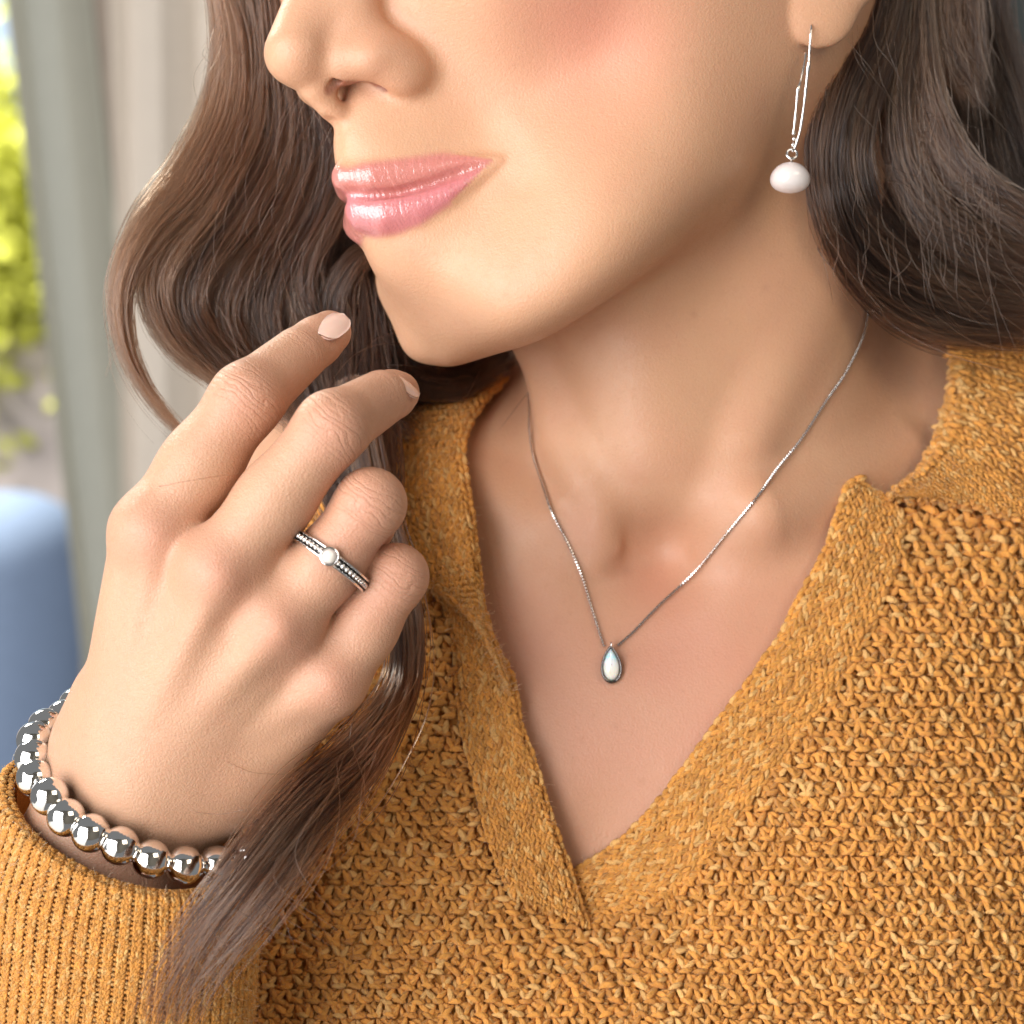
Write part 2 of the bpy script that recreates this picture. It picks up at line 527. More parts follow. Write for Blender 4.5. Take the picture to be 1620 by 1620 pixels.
WRIST = [(UU([(205, 1130, -4.6), (172, 1215, -4.3), (120, 1330, -4.2), (-20, 1650, -3.6)]), [1.15, 1.22, 1.35, 1.9]),
         (UU([(350, 1200, -4.6), (280, 1275, -4.5), (215, 1390, -4.3), (110, 1680, -3.6)]), [1.15, 1.28, 1.4, 2.0]),
         (UU([(265, 1170, -4.6), (215, 1260, -4.5), (165, 1365, -4.3), (40, 1670, -3.6)]), [1.2, 1.35, 1.45, 2.1])]
THUMB = UU([(170, 1160, -3.4), (235, 1030, -2.2), (290, 940, -1.2), (330, 890, -.6)])
TEND = [(UU([(248, 850, -7.15), (205, 1080, -6.30)]), .17), (UU([(350, 915, -7.85), (240, 1130, -6.65)]), .20),
        (UU([(440, 995, -7.62), (285, 1160, -6.45)]), .19), (UU([(522, 1082, -6.80), (345, 1180, -6.0)]), .16)]
ARM = UU([(60, 1680, -3.6), (0, 2300, -1.0), (-60, 2900, 3.0), (150, 1900, 5.0), (430, 1150, 7.5)])

def hand_f(P):
    palm = np.full(len(P), 1e3)
    for Q, R in META: palm = smin(palm, chain_d(P, Q, R), 1.0)
    for Q, R in PALM: palm = smin(palm, chain_d(P, Q, R), .8)
    w = np.full(len(P), 1e3)
    for Q, R in WRIST: w = smin(w, chain_d(P, Q, R), .9)
    palm = smin(palm, w, 1.0)
    palm = smin(palm, chain_d(P, THUMB, [1.0, .9, .7, .55]), .5)
    # knuckles and tendons
    for k, (Q, R) in FING.items():
        c = Q[0] + np.array([0, -.42, 0]) + unit(Q[1] - Q[0]) * .05
        palm = smin(palm, np.linalg.norm(P - c, axis=1) - (.52 if k != 'pinky' else .42), .8)
    for Q, r in TEND: palm = smin(palm, cone(P, Q[0], Q[1], r, r * .5), .5)
    # hollows between the knuckles
    fing = np.full(len(P), 1e3)
    for k, (Q, R) in FING.items():
        d = chain_d(P, Q, R)
        # fuller at the middle of the first phalanx and at the joints
        d = smin(d, np.linalg.norm(P - Q[1] + [0, .0, 0], axis=1) - R[1] * 1.0, .35)
        d = smin(d, np.linalg.norm(P - (Q[2] * .4 + Q[3] * .6), axis=1) - R[3] * 1.03, .22)
        pm = Q[0] * .5 + Q[1] * .5
        d = smin(d, np.linalg.norm(P - pm - [0, .15, 0], axis=1) - R[1] * (.88 if k in ('ring', 'pinky') else .92 if k == 'middle' else .97), .6)
        fing = smin(fing, d, .07)
    return smin(palm, fing, .36)

# ------------------------------------------------------------------ ray casting against the two fields
def cast(f, px, py, y0=-14, y1=8, off=0.0, steps=140):
    px = np.atleast_1d(np.asarray(px, float)); py = np.atleast_1d(np.asarray(py, float))
    y = np.full(len(px), float(y0))
    best = np.full(len(px), 1e9); by = y.copy()
    for _ in range(steps):
        d = f(U(px, py, y)) - off
        upd = d < best; best[upd] = d[upd]; by[upd] = y[upd]
        step = np.where(d > 0.004, np.maximum(d * .7, .01), 0)
        y = np.minimum(y + step, y1)
    return by, best

# final nudges of the skin in the image plane: (from pixel, to pixel, radius in px)
WARP = [(590, 515, 610, 512, 34), (618, 560, 642, 556, 36), (664, 588, 680, 580, 34)]
def warp(V):
    if not WARP: return V
    p = topx(V); m = np.zeros_like(p)
    for a, b, c, d, r in WARP:
        w = np.exp(-((p - [a, b]) ** 2).sum(1) / (2 * r * r))
        m += w[:, None] * np.array([c - a, d - b])
    q = p + m
    return U(q[:, 0], q[:, 1], V[:, 1])
# ------------------------------------------------------------------ materials
def skin_material():
    m, nt, b = new_mat('skin')
    co = obj_coord(nt); L = nt.links
    base = attr(nt, 'pigment', 'Color')
    lip = attr(nt, 'lip')
    n1 = noise(nt, co, 55, 4, .6); n2 = noise(nt, co, 420, 3, .6); n3 = noise(nt, co, 1500, 2, .5)
    # mottling: redder and paler patches, fine freckling
    f1 = math_n(nt, 'MULTIPLY', math_n(nt, 'SUBTRACT', n1, .5, ), 1.1)
    c = mix_col(nt, math_n(nt, 'ADD', f1, .32, True), base, mix_col(nt, .5, base, (.60, .26, .17)))
    fr = nt.nodes.new('ShaderNodeMapRange'); fr.inputs[1].default_value = .60; fr.inputs[2].default_value = .78
    L.new(n2, fr.inputs[0])
    c = mix_col(nt, math_n(nt, 'MULTIPLY', fr.outputs[0], .16), c, (.42, .20, .12))
    n4 = noise(nt, co, 2600, 2, .6)
    c = mix_col(nt, math_n(nt, 'MULTIPLY', n4, .42), c, mix_col(nt, 1.0, c, (.70, .62, .56), 'MULTIPLY'))
    L.new(c, b.inputs['Base Color'])
    b.inputs['Subsurface Weight'].default_value = .22
    b.inputs['Subsurface Radius'].default_value = (1.0, .38, .2)
    b.inputs['Subsurface Scale'].default_value = .0035
    # gloss
    r = nt.nodes.new('ShaderNodeMapRange'); r.inputs[1].default_value = .3; r.inputs[2].default_value = .7
    r.inputs[3].default_value = .37; r.inputs[4].default_value = .52
    L.new(n2, r.inputs[0])
    rr = nt.nodes.new('ShaderNodeMix'); L.new(lip, rr.inputs[0]); L.new(r.outputs[0], rr.inputs[2]); rr.inputs[3].default_value = .30
    L.new(rr.outputs[0], b.inputs['Roughness'])
    b.inputs['Specular IOR Level'].default_value = .42
    L.new(lip, b.inputs['Coat Weight']); b.inputs['Coat IOR'].default_value = 1.65
    b.inputs['Coat Roughness'].default_value = .04
    # relief: pores, the fine net of skin lines, creases over the finger joints, lip lines
    vor = nt.nodes.new('ShaderNodeTexVoronoi'); vor.feature = 'DISTANCE_TO_EDGE'; vor.inputs['Scale'].default_value = 1250
    wob = nt.nodes.new('ShaderNodeTexNoise'); wob.inputs['Scale'].default_value = 300
    L.new(co, wob.inputs['Vector'])
    mx = nt.nodes.new('ShaderNodeVectorMath'); mx.operation = 'MULTIPLY_ADD'
    L.new(wob.outputs['Color'], mx.inputs[0]); mx.inputs[1].default_value = (.0012,) * 3; L.new(co, mx.inputs[2])
    L.new(mx.outputs[0], vor.inputs['Vector'])
    net = math_n(nt, 'MINIMUM', math_n(nt, 'MULTIPLY', vor.outputs['Distance'], 5.0), 1.0)
    hand = attr(nt, 'handness')
    netw = math_n(nt, 'MULTIPLY', net, math_n(nt, 'MULTIPLY_ADD', hand, .5) if False else math_n(nt, 'ADD', math_n(nt, 'MULTIPLY', hand, .26), .12))
    h = math_n(nt, 'ADD', netw, math_n(nt, 'MULTIPLY', n3, .8))
    nb = bump(nt, h, .55, .00026)
    # creases: 'crease_s' runs along the finger (cm from the joint), 'crease_w' is their weight
    s = attr(nt, 'crease_s'); w = attr(nt, 'crease_w'); lat = attr(nt, 'crease_l')
    cv = nt.nodes.new('ShaderNodeCombineXYZ')
    L.new(math_n(nt, 'MULTIPLY', s, 1.0), cv.inputs[0]); L.new(math_n(nt, 'MULTIPLY', lat, .45), cv.inputs[1])
    ns = nt.nodes.new('ShaderNodeTexNoise'); ns.inputs['Scale'].default_value = 2.2; ns.inputs['Detail'].default_value = 2
    L.new(cv.outputs[0], ns.inputs['Vector'])
    ph = math_n(nt, 'ADD', math_n(nt, 'MULTIPLY', s, 19.0), math_n(nt, 'MULTIPLY', ns.outputs['Fac'], 13.0))
    wv = math_n(nt, 'POWER', math_n(nt, 'ABSOLUTE', math_n(nt, 'SINE', ph)), .45)
    ph2 = math_n(nt, 'ADD', math_n(nt, 'MULTIPLY', s, 47.0), math_n(nt, 'MULTIPLY', ns.outputs['Fac'], 30.0))
    wv2 = math_n(nt, 'ABSOLUTE', math_n(nt, 'SINE', ph2))
    ch = math_n(nt, 'MULTIPLY', math_n(nt, 'ADD', wv, math_n(nt, 'MULTIPLY', wv2, .22)), w)
    nb = bump(nt, ch, .52, .0004, nb)
    # lip lines run across the lip
    ls = attr(nt, 'lip_s')
    lv = nt.nodes.new('ShaderNodeCombineXYZ'); L.new(math_n(nt, 'MULTIPLY', ls, 9.0), lv.inputs[0])
    sx = nt.nodes.new('ShaderNodeSeparateXYZ'); L.new(co, sx.inputs[0]); L.new(math_n(nt, 'MULTIPLY', sx.outputs['Z'], 160.0), lv.inputs[1])
    ln = nt.nodes.new('ShaderNodeTexNoise'); ln.inputs['Scale'].default_value = 1.0; ln.inputs['Detail'].default_value = 3
    L.new(lv.outputs[0], ln.inputs['Vector'])
    nb2 = bump(nt, math_n(nt, 'MULTIPLY', ln.outputs['Fac'], lip), .42, .0006, nb)
    L.new(nb2, b.inputs['Normal'])
    L.new(nb2, b.inputs['Coat Normal'])
    return m

def knit_material():
    m, nt, b = new_mat('mustard_wool')
    L = nt.links; co = obj_coord(nt)
    yarn = attr(nt, 'yarn', 'Color')
    n = noise(nt, co, 2600, 3, .7); n2 = noise(nt, co, 700, 2, .6)
    c = mix_col(nt, math_n(nt, 'MULTIPLY', n2, .8), yarn, mix_col(nt, 1.0, yarn, (.80, .62, .40), 'MULTIPLY'))
    c = mix_col(nt, math_n(nt, 'MULTIPLY', n, .55), c, mix_col(nt, .45, yarn, (.80, .52, .22)))
    L.new(c, b.inputs['Base Color'])
    b.inputs['Roughness'].default_value = .9
    b.inputs['Specular IOR Level'].default_value = .12
    b.inputs['Sheen Weight'].default_value = .35; b.inputs['Sheen Roughness'].default_value = .45
    b.inputs['Sheen Tint'].default_value = (1, .8, .5, 1)
    # two-ply twist along each stitch
    sp = nt.nodes.new('ShaderNodeSeparateXYZ'); L.new(attr(nt, 'lobe', 'Vector'), sp.inputs[0])
    tw = math_n(nt, 'SINE', math_n(nt, 'ADD', math_n(nt, 'MULTIPLY', sp.outputs[0], 5.2), math_n(nt, 'ADD', math_n(nt, 'MULTIPLY', sp.outputs[1], 3.4), math_n(nt, 'MULTIPLY', n2, 2.5))))
    nb = bump(nt, tw, .55, .00045)
    L.new(bump(nt, n, .9, .0006, nb), b.inputs['Normal'])
    return m

def hair_material(name, dark, light, rough=.28):
    m = bpy.data.materials.new(name); m.use_nodes = True
    nt = m.node_tree; nt.nodes.clear()
    out = nt.nodes.new('ShaderNodeOutputMaterial')
    h = nt.nodes.new('ShaderNodeBsdfHairPrincipled')
    h.parametrization = 'COLOR'
    t = attr(nt, 'tone')
    c = mix_col(nt, t, dark, light)
    nt.links.new(c, h.inputs['Color'])
    h.inputs['Roughness'].default_value = rough
    h.inputs['Radial Roughness'].default_value = .45
    h.inputs['Random Roughness'].default_value = .3
    if 'Coat' in h.inputs: h.inputs['Coat'].default_value = 0
    nt.links.new(h.outputs[0], out.inputs['Surface'])
    return m

def silver_material(name='silver', rough=.06, col=(.93, .91, .88), tarnish=0.0):
    m, nt, b = new_mat(name)
    b.inputs['Metallic'].default_value = 1
    co = obj_coord(nt)
    n = noise(nt, co, 900, 3, .6)
    r = nt.nodes.new('ShaderNodeMapRange'); r.inputs[3].default_value = rough * .6; r.inputs[4].default_value = rough * 1.6
    nt.links.new(n, r.inputs[0]); nt.links.new(r.outputs[0], b.inputs['Roughness'])
    if tarnish:
        ao = nt.nodes.new('ShaderNodeAmbientOcclusion'); ao.inputs['Distance'].default_value = .0006
        nt.links.new(mix_col(nt, ao.outputs['AO'], tuple(x * (1 - tarnish) for x in col), col), b.inputs['Base Color'])
    else:
        b.inputs['Base Color'].default_value = (*col, 1)
    return m

def pearl_material(name, col=(.68, .62, .585)):
    m, nt, b = new_mat(name)
    co = obj_coord(nt)
    lw = nt.nodes.new('ShaderNodeLayerWeight'); lw.inputs['Blend'].default_value = .45
    n = noise(nt, co, 260, 3, .5)
    c = mix_col(nt, lw.outputs['Facing'], col, (.78, .64, .60))
    c = mix_col(nt, math_n(nt, 'MULTIPLY', n, .3), c, (.86, .84, .80))
    nt.links.new(c, b.inputs['Base Color'])
    b.inputs['Roughness'].default_value = .28
    b.inputs['Subsurface Weight'].default_value = .2
    b.inputs['Subsurface Radius'].default_value = (.9, .8, .7); b.inputs['Subsurface Scale'].default_value = .001
    b.inputs['Coat Weight'].default_value = 1; b.inputs['Coat Roughness'].default_value = .07
    b.inputs['Sheen Weight'].default_value = .3
    nt.links.new(bump(nt, noise(nt, co, 500, 2), .15, .0003), b.inputs['Normal'])
    return m

M_FUZZ = hair_material('wool_fibre', (.60, .30, .07), (.85, .58, .28), .5)
def plain(name, col, rough=.7, vary=.2, scale=40):
    m, nt, b = new_mat(name)
    n = noise(nt, obj_coord(nt), scale, 4, .6)
    nt.links.new(mix_col(nt, n, tuple(c * (1 - vary) for c in col), tuple(min(1, c * (1 + vary)) for c in col)), b.inputs['Base Color'])
    b.inputs['Roughness'].default_value = rough
    return m

M_SKIN = skin_material()
M_KNIT = knit_material()
M_HAIR = hair_material('brown_hair', (.009, .0047, .0038), (.150, .076, .043), .17)
M_SILVER = silver_material()
M_OXID = silver_material('oxidised_silver', .16, (.86, .83, .80), .9)
M_PEARL = pearl_material('pearl')

# ------------------------------------------------------------------ background, far behind and out of focus
def grid_faces(nu, nv):
    i = np.arange(nu - 1)[:, None] * nv; j = np.arange(nv - 1)[None]
    return np.stack([i + j, i + j + 1, i + nv + j + 1, i + nv + j], -1).reshape(-1, 4)

def rounded_box(name, c, s, mat, bev, seg=4):
    import bmesh
    bm = bmesh.new(); bmesh.ops.create_cube(bm, size=1)
    for v in bm.verts: v.co = Vector((v.co.x * s[0], v.co.y * s[1], v.co.z * s[2])) * .01
    bmesh.ops.bevel(bm, geom=bm.edges[:], offset=bev * .01, segments=seg, profile=.5, affect='EDGES')
    me = bpy.data.meshes.new(name); bm.to_mesh(me); bm.free()
    for p in me.polygons: p.use_smooth = True
    o = bpy.data.objects.new(name, me); sc.collection.objects.link(o)
    o.location = Vector(c) * .01; me.materials.append(mat)
    return o

def curtain(name, p0, p1, y, folds, amp, mat, label, lean=0.0):
    nu, nv = 160, 24
    a = np.linspace(0, 1, nu); z = np.linspace(-.12, 1.12, nv)
    X0 = U(p0, 0, y)[0]; X1 = U(p1, 0, y)[0]; Z0 = U(0, 0, y)[2]; Z1 = U(0, 1620, y)[2]
    A, Zz = np.meshgrid(a, z, indexing='ij')
    ph = A * folds * 2 * np.pi + .35 * np.sin(Zz * 3)
    V = np.stack([X0 + (X1 - X0) * A + lean * Zz + amp * .3 * np.sin(2 * ph), y + amp * np.sin(ph) * (.8 + .25 * np.sin(A * 9)), Z0 + (Z1 - Z0) * Zz], -1).reshape(-1, 3)
    V2 = V + [0, .25, 0]
    F = grid_faces(nu, nv)
    o = mesh_obj(name, np.vstack([V, V2]), [np.vstack([F, F[:, ::-1] + len(V)])], mat)
    tag(o, label, 'curtain'); return o

curtain('curtain', 172, 1000, 150, 7.5, 1.1, plain('beige_linen', (.66, .58, .49), .85, .05, 60), 'beige gathered curtain hanging blurred behind the long brown hair', 2.0)
curtain('curtain', 8, 146, 165, 1.3, 1.2, plain('grey_linen', (.42, .42, .36), .85, .06, 60), 'grey green curtain edge hanging beside the bright window', 11.0)
fr = rounded_box('window_frame', U(168, 810, 168), (4.4, 3, 130), plain('frame_wood', (.30, .24, .19), .5, .15, 30), .8)
tag(fr, 'narrow brown window frame post between the two curtains', 'window frame')
def leaf_heap(name, c, r, n, size, mats, label, cat):
    """leaves scattered thick in the middle and thin at the rim"""
    P = np.array(c) + rng.normal(0, 1, (n, 3)) * np.array(r)
    a = unit(rng.normal(0, 1, (n, 3))); b = unit(np.cross(a, rng.normal(0, 1, (n, 3))))
    s = size * rng.uniform(.6, 1.3, (n, 1))
    V = np.stack([P - a * s, P + b * s * .5, P + a * s, P - b * s * .5], 1).reshape(-1, 3)
    o = mesh_obj(name, V, np.arange(4 * n).reshape(-1, 4), mats, None, False)
    return tag(o, label, cat)
leaf_heap('hedge', U(-52, 405, 520), (15, 16, 17), 14000, 3.0, plain('sunlit_leaves', (.70, .72, .12), .8, .10, 9), 'bright yellow green sunlit hedge outside the window', 'hedge')
pb = rounded_box('patio', U(-30, 800, 560), (320, 120, 90), plain('pale_stone', (.66, .58, .57), .8, .06, 10), 8)
tag(pb, kind='structure')
hw = rounded_box('sky_panel', U(40, 60, 760), (420, 60, 330), plain('pale_sky_blue', (.42, .55, .74), .8, .06, 3), 10)  # added panel, brightens the sky patch that the world leaves too dim
tag(hw, 'pale blue panel added far outside the window in place of the sky', 'sky_panel')
cb = rounded_box('garden_chair', U(-10, 1190, 330), (34, 30, 86), plain('blue_fabric', (.34, .45, .66), .85, .12, 60), 13.5, 10)
tag(cb, 'denim blue garden chair blurred outside the window beyond the wrist', 'chair')
tb = rounded_box('bounce_board', (-95, -20, -52), (130, 150, 3), plain('white_bounce', (.86, .85, .83), .5, .03, 10), .8)  # unseen white board added to bounce light up and whiten the beads
tag(tb, 'white reflector board added out of view below the raised wrist', 'bounce_board')
dk = rounded_box('dark_panel', U(1640, 240, 34), (30, 10, 44), plain('dark_teal', (.012, .020, .022), .45, .3, 60), 4)  # added dark panel, keeps the gaps beside the hair black
tag(dk, 'dark teal panel added behind the hair to darken its gaps', 'chair')
wl = rounded_box('added_wall', (60, -275, 40), (760, 10, 460), plain('olive_plaster', (.36, .32, .26), .8, .12, 4), 1)  # added out of view behind the lens to darken reflections in the silver
tag(wl, kind='structure')
# ------------------------------------------------------------------ the person: one mesh of skin
V1, F1 = surface_nets(body_f, [-8.2, -6.2, ZLO], [16.2, 8.6, 15.0], .075)
V1 = lap_smooth(V1, F1, 2)
V2, F2 = surface_nets(hand_f, [-14.6, -9.2, -15.5], [-1.2, -1.2, 5.8], .055)
V2 = lap_smooth(V2, F2, 2)
V1 = warp(V1)
tv, tq, tt = tube(catmull(ARM, 30), np.linspace(3.2, 4.6, 30), 20)
nb_, nh_ = len(V1), len(V2)
VA = np.vstack([V1, V2, tv]); n_all = len(VA)
pxA = topx(VA)
pig = np.tile(np.array([.66, .388, .232]), (n_all, 1))
body_i = np.arange(n_all) < nb_
handi = ~body_i
pig[handi] = [.62, .375, .238]
def blend(mask, col):
    global pig
    pig = pig * (1 - mask[:, None]) + np.array(col) * mask[:, None]
def spot(px, py, r, col, amt, sel):
    d2 = ((pxA - [px, py]) ** 2).sum(1)
    blend(np.where(sel, amt * np.exp(-d2 / (2 * r * r)), 0), col)
# blush, redness of the chest; shade on nose side and neck painted in
spot(945, 40, 100, (.68, .25, .19), .58, body_i)
spot(560, 40, 90, (.56, .30, .20), .35, body_i)  # shade on the side of the nose, put into the pigment
spot(980, 1150, 190, (.64, .325, .225), .6, body_i)
spot(1180, 960, 140, (.64, .325, .21), .45, body_i)
spot(1190, 330, 170, (.58, .32, .175), .45, body_i)  # shade on the right of the neck, put into the pigment
for k, (Q, R) in FING.items():
    for j, r, a in ((0, 42, .45), (1, 44, .45), (3, 40, .30)):
        p = topx(Q[j]); spot(p[0], p[1], r, (.60, .27, .19), a, handi)
for _ in range(46):
    a_ = rng.uniform(700, 1480); b_ = rng.uniform(330, 1330)
    spot(a_, b_, rng.uniform(2.5, 6), (.42, .20, .12), rng.uniform(.04, .17), body_i)
spot(1211, 455, 4.5, (.36, .17, .10), .25, body_i); spot(1098, 497, 4, (.34, .15, .09), .2, body_i); spot(992, 905, 6, (.40, .17, .11), .25, body_i)
for _ in range(40):
    spot(rng.uniform(740, 1250), rng.uniform(800, 1250), rng.uniform(18, 45), (.60, .26, .18), rng.uniform(.06, .24), body_i)
# lips
LIP = [(512, 258), (534, 264), (552, 267), (575, 259), (600, 256), (648, 250), (698, 243), (724, 245), (758, 249), (779, 253), (760, 270), (735, 296), (709, 323), (663, 354),
       (628, 368), (594, 373), (566, 368), (545, 360), (525, 346), (500, 300)]
q1 = (VA[:nb_] - H0) @ HM.T
front = (q1[:, 0] > -3.2) & (np.abs(q1[:, 1]) < 2.9) & (np.abs(q1[:, 2]) < 2.2)
lip = np.zeros(n_all)
idx = np.nonzero(front)[0]
near = idx[q1[idx, 1] > -0.12]
_s = poly_sd(pxA[near], LIP); _w = np.where(pxA[near, 0] > 715, .35, 1.0); lip[near] = sstep(0, 1, (8.0 * _w - _s) / (14.0 * _w))
# the far half takes its colour from the lip tubes
far = idx[q1[idx, 1] <= -0.12]
dl = np.minimum(chain_d(q1[far], UPL, UPR), chain_d(q1[far], LOL, LOR))
lip[far] = sstep(.10, .02, dl)
blend(lip * .95, (.64, .225, .20))
low = np.zeros(n_all); low[near] = lip[near] * sstep(-6, 8, pxA[near, 1] - np.interp(pxA[near, 0], [540, 583, 617, 648, 686, 724, 763, 793], [302, 306, 310, 303, 294, 280, 265, 252]))
blend(low * .75, (.66, .22, .26))
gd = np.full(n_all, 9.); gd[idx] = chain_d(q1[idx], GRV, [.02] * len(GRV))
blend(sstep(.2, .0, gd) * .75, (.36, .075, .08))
# nostril: red brown flesh, with the cavity's shade painted in
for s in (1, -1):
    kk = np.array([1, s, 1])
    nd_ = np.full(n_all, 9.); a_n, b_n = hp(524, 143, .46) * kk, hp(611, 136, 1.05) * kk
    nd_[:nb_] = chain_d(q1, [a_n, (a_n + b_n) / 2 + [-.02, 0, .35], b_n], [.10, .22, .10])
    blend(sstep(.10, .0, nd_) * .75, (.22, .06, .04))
lip_s = np.zeros(n_all); lip_s[:nb_] = q1[:, 1] - q1[:, 0] * .4
# finger joint creases
cs = np.zeros(n_all); cw = np.zeros(n_all); cl = np.zeros(n_all)
for k, (Q, R) in FING.items():
    for j, wd, am in ((1, .62, 1.0), (2, .34, .55)):
        if k in ('ring', 'pinky') and j == 2: continue
        ax = unit(unit(Q[j] - Q[j - 1]) + unit(Q[j + 1] - Q[j]) * (.5 if k in ('index', 'middle') else .0))
        dv = V2 - Q[j]
        s_ = dv @ ax; la = dv @ unit(np.cross(ax, [0, 1, 0]))
        wt = am * np.exp(-(s_ / wd) ** 2) * np.exp(-(np.maximum(np.linalg.norm(dv - s_[:, None] * ax, axis=1) - R[j] * 1.25, 0) / .1) ** 2) * sstep(.5, -.4, dv[:, 1])
        u = wt > cw[nb_:nb_ + nh_]
        ii = nb_ + np.nonzero(u)[0]
        cw[ii] = wt[u]; cs[ii] = s_[u] + 7 * j + len(k); cl[ii] = la[u]
person = mesh_obj('person', VA, [np.vstack([F1, F2 + nb_, tq + nb_ + nh_]), tt + nb_ + nh_], M_SKIN, None, True,
                  dict(lip=lip, lip_s=lip_s, crease_s=cs, crease_w=cw, crease_l=cl, handness=handi.astype(float)), dict(pigment=pig))
tag(person, 'woman in a mustard knit sweater with long brown hair raising her hand to her chin', 'person')

# fingernails: short rounded plates
def nail_mat():
    m, nt, b = new_mat('nail_polish')
    n = noise(nt, obj_coord(nt), 200, 2)
    nt.links.new(mix_col(nt, n, (.72, .46, .36), (.78, .54, .44)), b.inputs['Base Color'])
    b.inputs['Roughness'].default_value = .18
    b.inputs['Subsurface Weight'].default_value = .15; b.inputs['Subsurface Scale'].default_value = .002
    b.inputs['Coat Weight'].default_value = .6; b.inputs['Coat Roughness'].default_value = .05
    return m
M_NAIL = nail_mat()
def nail(C, ax, n, hl_, hw, rad, parent):
    ax = unit(ax); n = unit(n - (n @ ax) * ax); bt = np.cross(ax, n)
    nu, nv = 15, 13
    a = np.linspace(-1, 1, nu); t = np.linspace(-1, 1, nv)
    A, T = np.meshgrid(a, t, indexing='ij')
    wid = np.where(A > 0, np.sqrt(np.clip(1 - np.abs(A) ** 2.6, 0, 1)), np.sqrt(np.clip(1 - np.abs(A) ** 3.2, 0, 1)))
    w = T * wid * hw
    th = w / rad
    def P(off):
        return (C + A[..., None] * hl_ * ax + ((rad + off) * np.sin(th))[..., None] * bt + ((rad + off) * np.cos(th) - rad - .10 * A ** 2 * hl_)[..., None] * n).reshape(-1, 3)
    V = np.vstack([P(.035), P(-.05)]); F = grid_faces(nu, nv); m = nu * nv
    edge = [i * nv for i in range(nu)] + [(nu - 1) * nv + j for j in range(1, nv)] + [i * nv + nv - 1 for i in range(nu - 2, -1, -1)] + [j for j in range(nv - 2, 0, -1)]
    e = np.array(edge); e2 = np.roll(e, -1)
    S = np.stack([e, e2, e2 + m, e + m], -1)
    return mesh_obj('fingernail', V, [np.vstack([F[:, ::-1], F + m, S])], M_NAIL, parent)
Q, R = FING['index']
nail(U(524, 511, -4.92), Q[3] - Q[2] + np.array([0, -.25, 0]), np.array([-.30, -.88, .34]), .47, .40, .50, person)
Q, R = FING['middle']
yc, _ = cast(hand_f, [643], [606]); Cn = U(643, 606, float(yc[0])); g = np.array([hand_f(Cn[None] + np.eye(3)[i] * .05)[0] - hand_f(Cn[None] - np.eye(3)[i] * .05)[0] for i in range(3)])
nail(Cn + unit(g) * .01, np.array([.72, .45, -.52]), unit(g) + np.array([.20, .1, .30]), .42, .36, .46, person)
# ------------------------------------------------------------------ hair: curves, lock by lock
def curves_obj(name, strands, radii, tone, mat, parent):
    """strands: (n, k, 3) cm"""
    n, k, _ = strands.shape
    hc = bpy.data.hair_curves.new(name)
    hc.add_curves([k] * n)
    hc.attributes['position'].data.foreach_set('vector', (strands.reshape(-1, 3) * .01).astype(np.float32).ravel())
    hc.attributes.new('radius', 'FLOAT', 'POINT').data.foreach_set('value', (radii.reshape(-1) * .01).astype(np.float32))
    hc.attributes.new('tone', 'FLOAT', 'CURVE').data.foreach_set('value', tone.astype(np.float32))
    hc.materials.append(mat)
    o = bpy.data.objects.new(name, hc); sc.collection.objects.link(o)
    if parent: o.parent = parent
    return o

